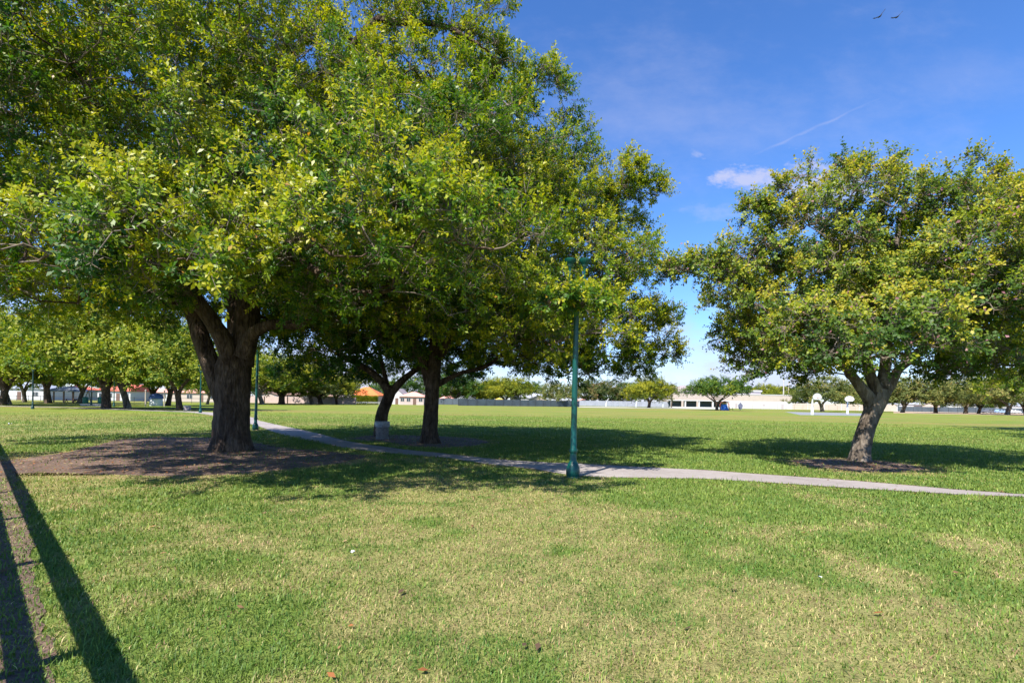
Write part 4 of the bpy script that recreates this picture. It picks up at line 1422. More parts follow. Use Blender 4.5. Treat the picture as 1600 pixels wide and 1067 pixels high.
# ------------------------------------------------------------------ houses
def house(name, label, px0, px1, Y, eave, ridge, walls, roof, kind='hip', depth=9.0, windows=3, door=True, cat='house', group=None, over=0.4, ridge_px=None):
    c = (px0 + px1) / 2
    wd = (px1 - px0) / 800 * Y
    g = at(c, hz(c), Y)
    he = EYE + (hz(c) - eave) / 800 * Y
    hr = EYE + (hz(c) - ridge) / 800 * Y
    e = empty(name, (g.x, Y, 0), label, cat, group)
    x0, x1 = -wd / 2 + over, wd / 2 - over
    wl = MB().box(x0, x1, 0, depth, -0.1, he)
    if kind == 'front_gable':
        wl.add([(x0, 0.0, he), (x1, 0.0, he), (0, 0.0, hr - 0.15), (x0, 0.12, he), (x1, 0.12, he), (0, 0.12, hr - 0.15)],
               [(0, 1, 2), (4, 3, 5), (0, 2, 5, 3), (1, 4, 5, 2), (0, 3, 4, 1)])
    wl.build('wall', walls, e)
    rx0, rx1, ry0, ry1 = -wd / 2, wd / 2, -over, depth + over
    t = 0.16
    if kind == 'hip':
        ins = min(wd * 0.42, (depth + 2 * over) / 2)
        ym = depth / 2
        vs_ = [(rx0, ry0, he), (rx1, ry0, he), (rx1, ry1, he), (rx0, ry1, he), (rx0, ry0, he + t), (rx1, ry0, he + t), (rx1, ry1, he + t), (rx0, ry1, he + t),
               (rx0 + ins, ym, hr), (rx1 - ins, ym, hr)]
        fs_ = [(3, 2, 1, 0), (0, 1, 5, 4), (1, 2, 6, 5), (2, 3, 7, 6), (3, 0, 4, 7), (4, 5, 9, 8), (6, 7, 8, 9), (5, 6, 9), (7, 4, 8)]
    elif kind == 'gable':
        ym = depth / 2
        vs_ = [(rx0, ry0, he), (rx1, ry0, he), (rx1, ry1, he), (rx0, ry1, he), (rx0, ry0, he + t), (rx1, ry0, he + t), (rx1, ry1, he + t), (rx0, ry1, he + t),
               (rx0, ym, hr), (rx1, ym, hr)]
        fs_ = [(3, 2, 1, 0), (0, 1, 5, 4), (1, 2, 6, 9, 5), (2, 3, 7, 6), (3, 0, 4, 8, 7), (4, 5, 9, 8), (6, 7, 8, 9)]
    elif kind == 'front_gable':
        vs_ = [(rx0, ry0, he - 0.1), (0, ry0, hr - t), (rx1, ry0, he - 0.1), (rx0, ry0, he + t - 0.1), (0, ry0, hr), (rx1, ry0, he + t - 0.1)]
        vs_ += [(x, ry1, z) for x, y, z in vs_]
        fs_ = [(0, 1, 4, 3), (1, 2, 5, 4), (6, 9, 10, 7), (7, 10, 11, 8), (3, 4, 10, 9), (4, 5, 11, 10), (0, 6, 7, 1), (1, 7, 8, 2), (0, 3, 9, 6), (2, 8, 11, 5)]
    else:  # flat with parapet
        vs_ = [(rx0, ry0, he), (rx1, ry0, he), (rx1, ry1, he), (rx0, ry1, he), (rx0, ry0, hr), (rx1, ry0, hr), (rx1, ry1, hr), (rx0, ry1, hr)]
        fs_ = [(3, 2, 1, 0), (0, 1, 5, 4), (1, 2, 6, 5), (2, 3, 7, 6), (3, 0, 4, 7), (4, 5, 6, 7)]
    MB().add(vs_, fs_).build('roof', roof, e)
    n = windows + (1 if door else 0)
    if n:
        step = (x1 - x0) / n
        for k in range(n):
            cx_ = x0 + step * (k + 0.5)
            if door and k == n // 2:
                MB().box(cx_ - 0.5, cx_ + 0.5, -0.05, -0.004, 0.0, 2.1).build('door', M['door'], e)
            else:
                ww = min(0.8, step * 0.32)
                fr = MB().box(cx_ - ww, cx_ + ww, -0.06, -0.004, 1.0, 2.15).build('window', M['white'], e)
                for i in (-1, 1):
                    MB().box(cx_ + i * ww * 0.48 - ww * 0.42, cx_ + i * ww * 0.48 + ww * 0.42, -0.075, -0.062, 1.08, 2.07).build('pane', M['glass'], fr)
    return e


GH = 'houses along the edge of the park'
for a in (
        ('house', 'white house with pale blue grey roof at the left picture edge', -35, 70, 130, 607, 596, 'white', 'roof_blue', 'hip', 11, 3),
        ('house', 'white house with bright red roof behind the picnic shelter', 76, 128, 152, 609, 601.5, 'white', 'roof_red', 'hip', 9, 2),
        ('house', 'white house with faded red roof behind the V shaped trunk', 150, 206, 140, 611, 599.5, 'white', 'roof_red', 'gable', 9, 3),
        ('house', 'low white house with tan roof behind the blue topped kiosk', 208, 264, 148, 613, 606.5, 'white', 'roof_pink', 'hip', 9, 3),
        ('house', 'low cream house with tan roof left of the thickest trunk', 266, 345, 142, 614, 607, 'cream', 'roof_pink', 'hip', 9, 3),
        ('house', 'cream gabled house behind the left end of the pink wall', 398, 440, 152, 618, 611.5, 'cream', 'roof_brown', 'front_gable', 9, 2),
        ('house', 'brown roofed house behind the pink wall with shaded porch', 443, 487, 156, 617, 609, 'tan', 'roof_brown', 'hip', 9, 2),
        ('house', 'tan house with long brown roof behind the middle of the pink wall', 488, 528, 158, 619, 612.5, 'tan', 'roof_brown', 'gable', 9, 3),
        ('house', 'small mauve roofed house at the right end of the pink wall', 528, 556, 155, 620.5, 615, 'white', 'roof_mauve', 'hip', 8, 1),
        ('house', 'house with bright orange tiled roof behind the clipped hedge', 540, 592, 168, 618, 604, 'cream', 'roof_orange', 'hip', 10, 3),
        ('house', 'white house with dark grey gable left of the pink porch', 604, 636, 172, 619, 606.5, 'white', 'roof_mauve', 'front_gable', 9, 2),
        ('house', 'house with faded pink porch roof behind the middle trunks', 622, 664, 162, 620, 612, 'pink', 'roof_pink', 'hip', 8, 3),
        ('house', 'small pink roofed house right of the middle trunk', 684, 714, 212, 624, 617, 'pink', 'roof_pink', 'hip', 8, 2),
        ('house', 'small white house partly hidden behind the windscreen fence', 796, 815, 220, 622, 617, 'white', 'roof_grey', 'hip', 8, 1),
        ('house', 'white house with grey roof slope behind the windscreen fence', 812, 848, 235, 622, 614.5, 'white', 'roof_grey', 'gable', 9, 2),
        ('house', 'cream gabled house in front of the grey roof slope', 826, 856, 215, 624, 617, 'cream', 'roof_grey', 'front_gable', 9, 2),
        ('house', 'low pink house behind the pale fence right of the near lamp post', 896, 928, 262, 628, 623, 'pink', 'roof_pink', 'hip', 8, 2),
        ('house', 'tan gabled house behind the pale fence left of the yellow green tree', 958, 976, 270, 627, 621, 'tan', 'roof_brown', 'front_gable', 8, 1),
        ('house', 'white flat house behind the first olive tree of the right row', 1404, 1440, 245, 632, 628.5, 'white', 'roof_grey', 'hip', 8, 2),
        ('house', 'cream gabled house between the olive trees on the right', 1440, 1470, 240, 632.5, 627, 'cream', 'roof_grey', 'front_gable', 8, 1),
        ('house', 'white house behind the clustered stems on the right', 1478, 1530, 260, 633, 628, 'white', 'roof_grey', 'hip', 8, 2),
        ('house', 'grey roofed house behind the parked cars at the right picture edge', 1556, 1625, 262, 634.5, 627.5, 'white', 'roof_blue', 'hip', 9, 3),
):
    house(a[0], a[1], a[2], a[3], a[4], a[5], a[6], M[a[7]], M[a[8]], a[9], a[10], a[11], group=GH)

# porch posts for the pink house are part of a porch
# school
hw = house('school_gable_block', 'tall cream school block with mauve gable roof left of the umbrella tree', 1046, 1112, 236, 612.5, 601.5, M['cream'], M['roof_mauve'], 'hip', 18, 0, False, cat='school building')
sc2 = house('school_flat_block', 'long flat cream school block right of the umbrella tree', 1128, 1238, 232, 617, 616, M['cream'], M['white'], 'flat', 18, 0, False, cat='school building', over=0.15)
wd2 = 110 / 800 * 232
MB().box(-wd2 / 2 + 0.2, wd2 / 2 - 0.2, -0.03, 0.12, 0.0, 3.35).build('lower_wall', M['white'], sc2)
for k, wx in enumerate((-9.5, 3.0, 11.5)):
    d_ = MB().box(wx - 0.55, wx + 0.55, -0.07, -0.032, 0.0 if k != 1 else 1.2, 2.2).build('door' if k != 1 else 'window', M['grey_wall'], sc2)
MB().box(-11.5, -11.0, -0.07, -0.01, 4.3, 5.0).build('vent', M['dark_metal'], sc2)
house('school_upper_block', 'mauve clerestory block above the flat school roof', 1150, 1190, 252, 612, 609.5, M['grey_wall'], M['white'], 'flat', 10, 0, False, cat='school building')
# colonnade walkway
g0 = at(1094, hz(1094), 224)
cw = empty('covered_walkway', (g0.x, 224, 0), 'white columned covered walkway in front of the tall school block', 'walkway')
half = 48 / 800 * 224
rf_z = EYE + (hz(1094) - 626.5) / 800 * 224
MB().box(-half, half, -0.2, 4, rf_z, rf_z + 0.35).build('roof', M['white'], cw)
for px in (1049, 1071, 1092.5, 1114, 1139):
    x = (px - 1094) / 800 * 224
    MB().box(x - 0.28, x + 0.28, 0, 0.5, 0, rf_z).build('column', M['white'], cw)
for i in range(4):
    xa = -half + 0.6 + i * half / 2
    MB().box(xa, xa + half / 2 - 1.0, 3.4, 3.5, 0, rf_z - 0.003).build('screen_panel', M['screen'], cw)
MB().box(-half, half, -0.6, -0.25, 0, 0.45).build('kerb_wall', M['white'], cw)

# chimneys / poles over the school
for px, y0, Y, r_, lab, mm in ((1224, 592, 250, 0.32, 'thick pale pole rising over the flat school block', 'kerb'), (1231.5, 597, 255, 0.16, 'thin yellowish pole right of the thick pale pole', 'cream')):
    g = at(px, hz(px), Y)
    h_ = EYE + (hz(px) - y0) / 800 * Y
    e = empty('utility_pole', (g.x, Y, 0), lab, 'utility pole')
    MB().tube([(0, 0, -0.2), (0, 0, h_)], [r_, r_ * 0.8], 10).build('shaft', M[mm], e)
    MB().box(-1.0, 1.0, -0.08, 0.08, h_ - 0.8, h_ - 0.6).build('crossarm', M[mm], e)


# ------------------------------------------------------------------ fences and walls
def run_fence(name, label, pts, h, mat, post_mat, spacing, post_r, cat='fence', panel=True, rails=(), rail_r=0.03, z0=0.05, thick=0.04):
    a0 = Vector(pts[0])
    e = empty(name, (a0.x, a0.y, 0), label, cat)
    pn, rl = MB(), MB()
    for a, b in zip(pts[:-1], pts[1:]):
        a, b = Vector((a[0], a[1], 0)) - Vector((a0.x, a0.y, 0)), Vector((b[0], b[1], 0)) - Vector((a0.x, a0.y, 0))
        if panel:
            pn.beam(a + Vector((0, 0, (h + z0) / 2)), b + Vector((0, 0, (h + z0) / 2)), thick, h - z0)
        for z in rails:
            rl.tube([a + Vector((0, 0, z)), b + Vector((0, 0, z))], rail_r, 6)
        d = b - a
        off = Vector((d.y, -d.x, 0)).normalized() * (thick / 2 + post_r + 0.003)
        if off.y > 0:
            off = -off
        n = max(1, int(d.length / spacing))
        for k in range(n + 1):
            p = a + d * k / n + off
            MB().tube([p + Vector((0, 0, -0.1)), p + Vector((0, 0, h + 0.08))], post_r, 6).build('post', post_mat, e)
    if panel:
        pn.build('panel', mat, e)
    if rails:
        rl.build('rail', post_mat, e)
    return e


def gy(px, Y):
    g = at(px, hz(px), Y)
    return (g.x, Y, 0)


run_fence('windscreen_fence', 'slate blue fabric windscreen fence across the middle of the far field', [gy(716, 158), gy(800, 168), gy(905, 182)], 2.15, M['screen'], M['dark_metal'], 3.0, 0.04)
run_fence('windscreen_fence', 'darker far section of windscreen fence just right of the middle trunk', [gy(664, 190), gy(722, 186)], 2.3, M['screen'], M['dark_metal'], 3.0, 0.04)
run_fence('mesh_fence', 'pale grey mesh fence behind the white curved hoop posts', [gy(904, 238), gy(1046, 228)], 2.5, M['screen_pale'], M['steel'], 3.0, 0.05)
run_fence('boundary_wall', 'long pale pink wall below the brown roofed houses', [gy(340, 146), gy(556, 148)], 1.95, M['pink'], M['pink'], 6.0, 0.16, cat='wall', thick=0.2)
run_fence('boundary_wall', 'cream boundary wall behind the basketball hoops', [gy(1238, 226), gy(1402, 200)], 2.7, M['cream'], M['white'], 6.0, 0.16, cat='wall', thick=0.2)
run_fence('railing', 'low dark railing in front of the houses on the far left', [gy(-30, 112), gy(335, 116)], 1.15, M['dark_metal'], M['dark_metal'], 2.4, 0.035, panel=False, rails=(0.35, 1.12), rail_r=0.04)
run_fence('railing', 'thin brown railing in front of the flat school block', [gy(1150, 200), gy(1350, 192)], 1.9, M['dark_metal'], M['rail_wood'], 3.0, 0.035, panel=False, rails=(0.2, 1.0, 1.85), rail_r=0.025)
run_fence('railing', 'short white railing in front of the clipped hedge', [gy(553, 150), gy(612, 152)], 0.75, M['white'], M['white'], 3.0, 0.05, panel=False, rails=(0.4, 0.72), rail_r=0.05)
run_fence('dark_fence', 'dark fence behind the olive trees on the right', [gy(1400, 205), gy(1640, 195)], 2.0, M['screen'], M['dark_metal'], 3.0, 0.05)
# hedge
g = gy(570, 153)
hr_ = rng
nleaf = 5000
x = rng.uniform(-3.6, 3.6, nleaf)
y = rng.uniform(-0.7, 0.7, nleaf)
z = rng.uniform(0.1, 2.1, nleaf) + 0.15 * np.sin(x * 2.1)
TOh = np.stack([x, y, z], 1)
TDh = unit(np.stack([x * 0.05, y * 1.2, z - 0.8], 1) + rng.normal(0, 0.5, (nleaf, 3)))
vs_, tn = leaves_np(TOh, TDh, np.full(nleaf, 0.4), np.full(nleaf, 0.5), 4, 0.3, 0.6, 0.9)
he_ = empty('hedge', g, 'clipped green hedge below the orange roofed house', 'hedge')
link('foliage', np_mesh('hedge_foliage', vs_, [np.arange(len(vs_)).reshape(-1, 4)], M['leaf_yellow'], tint=tn), he_)
st_ = MB()
for k in range(7):
    st_.tube([(-3.3 + k * 1.1, 0, -0.1), (-3.3 + k * 1.1 + 0.1, 0.05, 1.5)], [0.06, 0.02], 6)
st_.build('stems', M['bark'], he_)

# strips of ground far off
for nm, q, mt, z in (('basketball_court', [(1226, 643.3), (1250, 648.2), (1345, 649.6), (1362, 646)], 'court', 0.006),
                     ('dry_ground', [(1396, 641.6), (1396, 645.4), (1660, 650.5), (1660, 645.2)], 'dry', 0.008),
                     ('pavement', [(904, 635.2), (904, 636.4), (1140, 639.6), (1140, 638.2)], 'kerb', 0.02),
                     ('concrete_pad', [(124, 631.2), (126, 634.2), (160, 634.8), (158, 631.4)], 'kerb', 0.03)):
    sheet(nm, [gr(*p)[:2] for p in q], z, M[mt])


# ------------------------------------------------------------------ basketball hoops
def hoop(loc, label, face=-1.57, curved=False, h=3.9, mirror=1):
    e = empty('basketball_hoop', loc, label, 'basketball hoop', 'basketball hoops on the far courts', face)
    # pole leans out over the court (local +x), board faces +x
    if curved:
        MB().tube([(0, 0, -0.1), (0.05, 0, 1.2), (0.22, 0, 2.2), (0.6, 0, 3.0), (1.1, 0, 3.35)], [0.17, 0.16, 0.14, 0.12, 0.1], 10).build('post', M['white_pole'], e, smooth=True)
    else:
        MB().tube([(0, 0, -0.1), (0, 0, 2.3), (0.1, 0, 2.75), (0.45, 0, 3.1), (1.1, 0, 3.2)], [0.15, 0.14, 0.13, 0.11, 0.09], 10).build('post', M['white_pole'], e, smooth=True)
    pts_ = [(-0.9, 2.75), (0.9, 2.75)]
    arc = [(0.9 * math.cos(a), 3.05 + 0.8 * math.sin(a)) for a in [math.pi * i / 14 for i in range(15)]]
    out_ = [(-0.55, 2.72), (0.55, 2.72)] + arc
    vs_ = [(1.1, y_, z_) for y_, z_ in out_] + [(1.16, y_, z_) for y_, z_ in out_]
    n_ = len(out_)
    fs_ = [tuple(range(n_)), tuple(range(n_, 2 * n_))[::-1]] + [(i, (i + 1) % n_, n_ + (i + 1) % n_, n_ + i) for i in range(n_)]
    bd = MB().add(vs_, fs_).build('backboard', M['white'], e)
    ring = [(1.42 + 0.24 * math.cos(a), 0.24 * math.sin(a), 3.05) for a in [2 * math.pi * i / 16 for i in range(17)]]
    MB().tube(ring, 0.018, 6, cap=False).tube([(1.16, 0, 3.05), (1.2, 0, 3.05)], 0.03, 6).build('hoop', M['red'], e)
    MB().box(-0.19, 0.19, -0.19, 0.19, 0, 1.5).build('padding', M['white_pole'], e, bevel=0.05)
    return e


hoop(gr(1269, 648.5), 'nearer white basketball hoop with fan shaped backboard, left of the pair on the court', R(-80))
hoop(gr(1324, 647), 'farther white basketball hoop on the court with pole at its right', R(-106), h=3.9)
hoop(gy(947, 222), 'white curved hoop post with round board left of the yellow green tree', R(-20), True)
hoop(gy(994, 212), 'white curved hoop post directly left of the yellow green tree trunk', R(20), True)
hoop(gy(1036, 215), 'white curved hoop post between the yellow green tree and the school', R(200), True)


# ------------------------------------------------------------------ playground and small park things
e = empty('playset', gy(1133, 150), 'small colourful playset with blue panel and coral arch behind the umbrella tree', 'playset')
MB().add([(-1.1, 0, 0), (1.1, 0, 0), (0.6, 0.3, 1.7), (-0.6, 0.3, 1.7), (-1.1, 1.2, 0), (1.1, 1.2, 0), (0.6, 0.9, 1.7), (-0.6, 0.9, 1.7)],
         [(0, 1, 2, 3), (5, 4, 7, 6), (4, 0, 3, 7), (1, 5, 6, 2), (3, 2, 6, 7)]).build('panel', M['blue'], e)
MB().tube([(-1.3, 0.4, 0), (-1.3, 0.4, 1.8), (-0.8, 0.4, 2.4), (0, 0.4, 2.6), (0.8, 0.4, 2.4), (1.3, 0.4, 1.8), (1.3, 0.4, 0)], 0.13, 8).build('arch', M['red'], e, smooth=True)
MB().box(-0.9, 0.9, 0.35, 1.0, 1.9, 2.05).build('deck', M['yellow'], e)
e = empty('play_rocker', gy(1142.5, 148), 'yellow play rocker right of the blue playset panel', 'play equipment')
MB().box(-0.5, 0.5, -0.3, 0.3, 0.35, 0.55).build('seat', M['yellow'], e, bevel=0.05)
for s_ in (-1, 1):
    MB().tube([(s_ * 0.45, 0, 0.4), (s_ * 0.55, 0, 0)], 0.09, 8).build('leg', M['yellow'], e)
    MB().tube([(s_ * 0.4, 0, 0.5), (s_ * 0.42, 0, 1.0)], 0.05, 8).build('handle', M['yellow'], e)
e = empty('field_sign', gy(1157, 150), 'slate pentagon sign panel standing right of the playset', 'sign')
pn = [(-0.45, 0.35), (0.45, 0.35), (0.72, 1.5), (0, 2.35), (-0.72, 1.5)]
MB().add([(x, 0, z) for x, z in pn] + [(x, 0.06, z) for x, z in pn], [(0, 1, 2, 3, 4), (9, 8, 7, 6, 5)] + [(i, i + 5, (i + 1) % 5 + 5, (i + 1) % 5) for i in range(5)]).build('panel', M['sign_back'], e)
MB().tube([(0, 0.12, -0.1), (0, 0.12, 1.9)], 0.05, 8).build('post', M['dark_metal'], e)

# blue topped kiosk
e = empty('park_kiosk', gr(244, 634.2), 'rounded white kiosk with curved blue top on the left lawn', 'kiosk')
MB().lathe([(0.85, 0), (0.9, 0.1), (0.88, 0.9), (0.8, 1.25), (0.5, 1.28)], 16).build('body', M['white_pole'], e, smooth=True)
MB().lathe([(0.86, 1.1), (0.98, 1.12), (1.0, 1.3), (0.85, 1.65), (0.5, 1.92), (0.05, 2.0)], 16).build('cover', M['navy'], e, smooth=True)
for s_, l in ((gr(292.5, 641.3), 'small grey box beside the low branching tree'),):
    e = empty('utility_box', s_, l, 'utility box')
    MB().box(-0.3, 0.3, -0.2, 0.2, 0.0, 0.5).build('body', M['roof_mauve'], e, bevel=0.02)
    MB().box(-0.33, 0.33, -0.23, 0.23, 0.503, 0.56).build('lid', M['steel'], e, bevel=0.01)
# picnic shelter
e = empty('picnic_shelter', gy(107, 104), 'open picnic shelter with grey hipped roof on dark posts', 'shelter')
z0, z1 = EYE + (hz(107) - 612) / 800 * 104, EYE + (hz(107) - 604) / 800 * 104
MB().add([(-3.4, -2.6, z0), (3.4, -2.6, z0), (3.4, 2.6, z0), (-3.4, 2.6, z0), (-3.4, -2.6, z0 + 0.15), (3.4, -2.6, z0 + 0.15), (3.4, 2.6, z0 + 0.15), (-3.4, 2.6, z0 + 0.15), (-1.2, 0, z1), (1.2, 0, z1)],
         [(3, 2, 1, 0), (0, 1, 5, 4), (1, 2, 6, 5), (2, 3, 7, 6), (3, 0, 4, 7), (4, 5, 9, 8), (6, 7, 8, 9), (5, 6, 9), (7, 4, 8)]).build('roof', M['roof_blue'], e)
for x in (-2.9, -1.0, 1.0, 2.9):
    for y in (-2.2, 2.2):
        MB().box(x - 0.09, x + 0.09, y - 0.09, y + 0.09, -0.1, z0 - 0.003).build('post', M['roof_brown'], e)


def picnic(loc, label, rz):
    e = empty('picnic_table', loc, label, 'picnic table', 'picnic tables by the shelter', rz)
    MB().box(-0.9, 0.9, -0.38, 0.38, 0.70, 0.76).build('tabletop', M['table'], e)
    for s_ in (-1, 1):
        MB().box(-0.9, 0.9, s_ * 0.72 - 0.13, s_ * 0.72 + 0.13, 0.42, 0.47).build('bench', M['table'], e)
        MB().beam((s_ * 0.65, -0.6, 0), (s_ * 0.65, 0.25, 0.70), 0.08, 0.08).beam((s_ * 0.65 + 0.085, 0.6, 0), (s_ * 0.65 + 0.085, -0.25, 0.70), 0.08, 0.08).build('leg', M['dark_metal'], e)
    return e


picnic(gr(110, 629.6), 'dark red picnic table in front of the open shelter', 0.3)
picnic(gr(122, 629.2), 'dark red picnic table beside the pale trunked park tree', -0.4)
picnic(gr(233, 630.5), 'dark picnic table behind the blue topped kiosk, left side', 0.2)
for px, py, lab in ((133.5, 630.6, 'teal bin at the left end of the concrete pad'), (157, 630.9, 'teal bin at the right end of the concrete pad')):
    e = empty('park_bin', gr(px, py), lab, 'bin', 'teal bins on the concrete pad')
    MB().lathe([(0.38, 0), (0.42, 0.1), (0.45, 1.0)], 14).build('body', M['teal'], e, smooth=True)
    MB().lathe([(0.49, 1.003), (0.49, 1.06), (0.3, 1.2), (0.05, 1.26)], 14).build('lid', M['teal'], e, smooth=True)
e = empty('swing_frame', gr(149, 630.4), 'tan A frame swing between the two teal bins', 'swing')
MB().tube([(-1.3, 0, 2.4), (1.3, 0, 2.4)], 0.09, 8).build('top_bar', M['tan'], e)
for s_ in (-1, 1):
    for t_ in (-1, 1):
        MB().tube([(s_ * 1.3, 0, 2.4), (s_ * 1.55, t_ * 0.9, 0)], 0.08, 8).build('leg', M['tan'], e)
sw = MB().box(-0.25, 0.25, -0.12, 0.12, 0.5, 0.54).build('seat', M['dark_metal'], e)
MB().tube([(-0.22, 0, 0.53), (-0.22, 0, 2.35)], 0.015, 5).tube([(0.22, 0, 0.53), (0.22, 0, 2.35)], 0.015, 5).build('chain', M['steel'], sw)
for px, py, lab in ((227.3, 635, 'thin pale post left of the blue topped kiosk'), (256.8, 635, 'thin pale post right of the blue topped kiosk')):
    e = empty('marker_post', gr(px, py), lab, 'post', 'pale posts by the kiosk')
    MB().tube([(0, 0, -0.1), (0, 0, 2.35)], 0.09, 8).build('shaft', M['cream'], e)
    MB().lathe([(0.12, 2.353), (0.12, 2.42), (0.03, 2.5)], 8).build('cap', M['cream'], e)
# yellow parasol behind windscreen
e = empty('parasol', gy(780, 190), 'yellow parasol top showing over the windscreen fence', 'parasol')
MB().tube([(0, 0, -0.1), (0, 0, 2.8)], 0.04, 8).build('pole', M['white'], e)
MB().lathe([(1.55, 2.2), (1.5, 2.32), (0.7, 2.6), (0.04, 2.85)], 8).build('canopy', M['yellow'], e)


# ------------------------------------------------------------------ parked cars beyond the right fence
def car(loc, rz, paint, label):
    e = empty('parked_car', loc, label, 'car', 'cars parked beyond the right fence', rz)
    prof = [(-2.15, 0.35), (2.15, 0.35), (2.2, 0.65), (2.05, 0.85), (1.15, 0.95), (0.55, 1.42), (-0.9, 1.45), (-1.6, 1.02), (-2.15, 0.98), (-2.22, 0.6)]
    n_ = len(prof)
    vs_ = [(x, y, z) for y in (-0.85, 0.85) for x, z in prof]
    fs_ = [tuple(range(n_)), tuple(range(n_, 2 * n_))[::-1]] + [(i, (i + 1) % n_, n_ + (i + 1) % n_, n_ + i) for i in range(n_)]
    MB().add(vs_, fs_).build('body', paint, e, bevel=0.05)
    for s_ in (-1, 1):
        y0, y1 = sorted((s_ * 0.853, s_ * 0.865))
        for a, b in ((-1.35, -0.25), (-0.15, 0.75)):
            MB().add([(a, y, z) if i else (a + 0.1, y, z) for y in (y0, y1) for i, z in ((1, 1.0), (0, 1.36))] + [(b, y, z) if i else (b - 0.2, y, z) for y in (y0, y1) for i, z in ((1, 1.0), (0, 1.36))],
                     [(0, 1, 5, 4), (2, 6, 7, 3), (0, 2, 3, 1), (4, 5, 7, 6), (1, 3, 7, 5), (0, 4, 6, 2)]).build('window', M['glass'], e)
        for x in (-1.35, 1.35):
            wv = MB()
            ring_ = [(x + 0.33 * math.cos(2 * math.pi * k / 14), 0.33 * math.sin(2 * math.pi * k / 14) + 0.33) for k in range(14)]
            ya, yb = s_ * 0.68, s_ * 0.875
            wv.add([(p[0], ya, p[1]) for p in ring_] + [(p[0], yb, p[1]) for p in ring_], [tuple(range(14)), tuple(range(14, 28))[::-1]] + [(i, (i + 1) % 14, 14 + (i + 1) % 14, 14 + i) for i in range(14)])
            wl = wv.build('wheel', M['tyre'], e)
            ya, yb = s_ * 0.876, s_ * 0.89
            rv = [(x + 0.2 * math.cos(2 * math.pi * k / 12), 0.2 * math.sin(2 * math.pi * k / 12) + 0.33) for k in range(12)]
            MB().add([(p[0], ya, p[1]) for p in rv] + [(p[0], yb, p[1]) for p in rv], [tuple(range(12)), tuple(range(12, 24))[::-1]] + [(i, (i + 1) % 12, 12 + (i + 1) % 12, 12 + i) for i in range(12)]).build('rim', M['steel'], wl)
    return e


car(gy(1584, 190), 0.05, M['car_white'], 'white car parked near the right picture edge')
car(gy(1563, 191), 0.0, M['car_blue'], 'pale blue car parked left of the white car')
car(gy(1545, 192), 3.1, M['car_grey'], 'dark grey car parked left of the pale blue car')


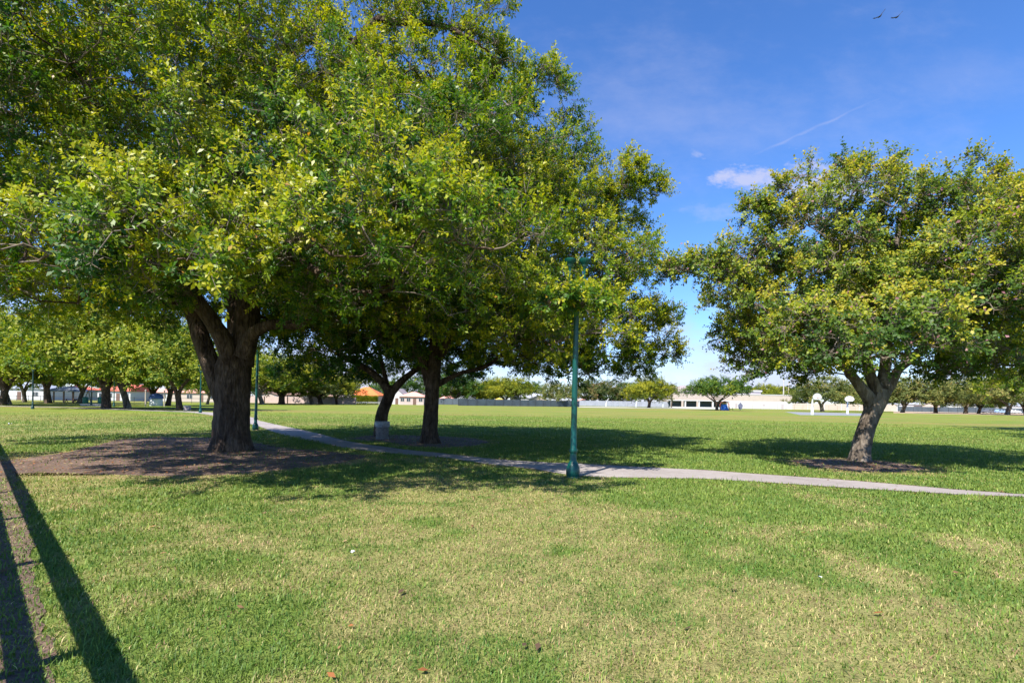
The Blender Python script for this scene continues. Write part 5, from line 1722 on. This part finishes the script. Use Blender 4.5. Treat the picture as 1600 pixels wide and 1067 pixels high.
# ------------------------------------------------------------------ birds
def bird(px, py, Y, label, bank):
    p = at(px, py, Y)
    # body along local y, wings along x with dihedral; one skin
    sec = [(-0.42, 0.02, 0.02), (-0.3, 0.075, 0.06), (-0.05, 0.12, 0.11), (0.15, 0.1, 0.1), (0.28, 0.055, 0.06), (0.35, 0.05, 0.055), (0.42, 0.03, 0.035), (0.48, 0.008, 0.01)]
    bm_ = MB()
    n = 8
    vs_ = [(a * math.cos(2 * math.pi * k / n), y, b_ * math.sin(2 * math.pi * k / n)) for y, a, b_ in sec for k in range(n)]
    fs_ = [(i * n + k, i * n + (k + 1) % n, (i + 1) * n + (k + 1) % n, (i + 1) * n + k) for i in range(len(sec) - 1) for k in range(n)]
    fs_ += [tuple(range(n))[::-1], tuple(range((len(sec) - 1) * n, len(sec) * n))]
    bm_.add(vs_, fs_)
    for s_ in (-1, 1):
        st = [(0.06, 0.17, -0.18, 0.02), (0.35, 0.2, -0.16, 0.12), (0.62, 0.16, -0.16, 0.2), (0.85, 0.06, -0.2, 0.27), (1.0, -0.05, -0.22, 0.34)]
        vs_ = []
        for x, yf, yb, z in st:
            vs_ += [(s_ * x, yf, z - 0.012), (s_ * x, yb, z - 0.004), (s_ * x, yb, z + 0.008), (s_ * x, yf, z + 0.018)]
        fs_ = [(4 * i + k, 4 * i + (k + 1) % 4, 4 * i + 4 + (k + 1) % 4, 4 * i + 4 + k) for i in range(4) for k in range(4)] + [(0, 1, 2, 3), (16, 17, 18, 19)]
        bm_.add(vs_, fs_)
        for f in range(4):   # spread wing tip feathers
            bm_.add([(s_ * 0.97, -0.05 - 0.045 * f, 0.33), (s_ * (1.12 - 0.04 * f), -0.04 - 0.07 * f, 0.4), (s_ * (1.1 - 0.04 * f), -0.08 - 0.07 * f, 0.4), (s_ * 0.97, -0.085 - 0.045 * f, 0.33),
                     (s_ * 0.97, -0.06 - 0.045 * f, 0.342)], [(0, 1, 2, 3), (0, 4, 1), (1, 4, 2), (2, 4, 3)])
    bm_.add([(-0.05, -0.38, 0), (0.05, -0.38, 0), (0.12, -0.62, 0), (0.0, -0.66, 0), (-0.12, -0.62, 0), (0, -0.45, 0.02)], [(0, 1, 2, 3, 4), (0, 5, 1), (1, 5, 2), (2, 5, 3), (3, 5, 4), (4, 5, 0)])
    o = bm_.build('bird', M['bird'], None, p)
    o.rotation_euler = bank
    o.scale = (1.0, 1.0, 1.0)
    return tag(o, label, 'bird', 'soaring black birds in the sky')


bird(1375, 26, 78, 'larger black bird gliding with raised right wing, left of the pair', (R(10), R(-38), R(-8)))
bird(1402, 27, 86, 'smaller black bird gliding at the right of the pair', (R(8), R(-30), R(-5)))

# ------------------------------------------------------------------ paper scraps on the grass
for px, py, s_, lab in ((551, 868, 0.02, 'white paper scrap on the near lawn left of centre'), (1281, 908, 0.016, 'white paper scrap on the near lawn at right'), (15, 663, 0.09, 'white paper scrap on the left lawn')):
    g = gr(px, py)
    vs_ = []
    for i in range(4):
        for j in range(4):
            vs_.append(((i - 1.5) * s_ * 0.6 + random.uniform(-0.2, 0.2) * s_, (j - 1.5) * s_ * 0.5 + random.uniform(-0.2, 0.2) * s_, 0.045 + random.uniform(-0.3, 0.6) * s_))
    vs_ += [(x, y, z - 0.003) for x, y, z in vs_]
    fs_ = [(i * 4 + j, i * 4 + j + 1, i * 4 + j + 5, i * 4 + j + 4) for i in range(3) for j in range(3)]
    fs_ += [tuple(q + 16 for q in f[::-1]) for f in fs_]
    o = MB().add(vs_, fs_).build('paper_scrap', M['paper'], None, g)
    tag(o, lab, 'paper scrap', 'paper scraps on the lawn')
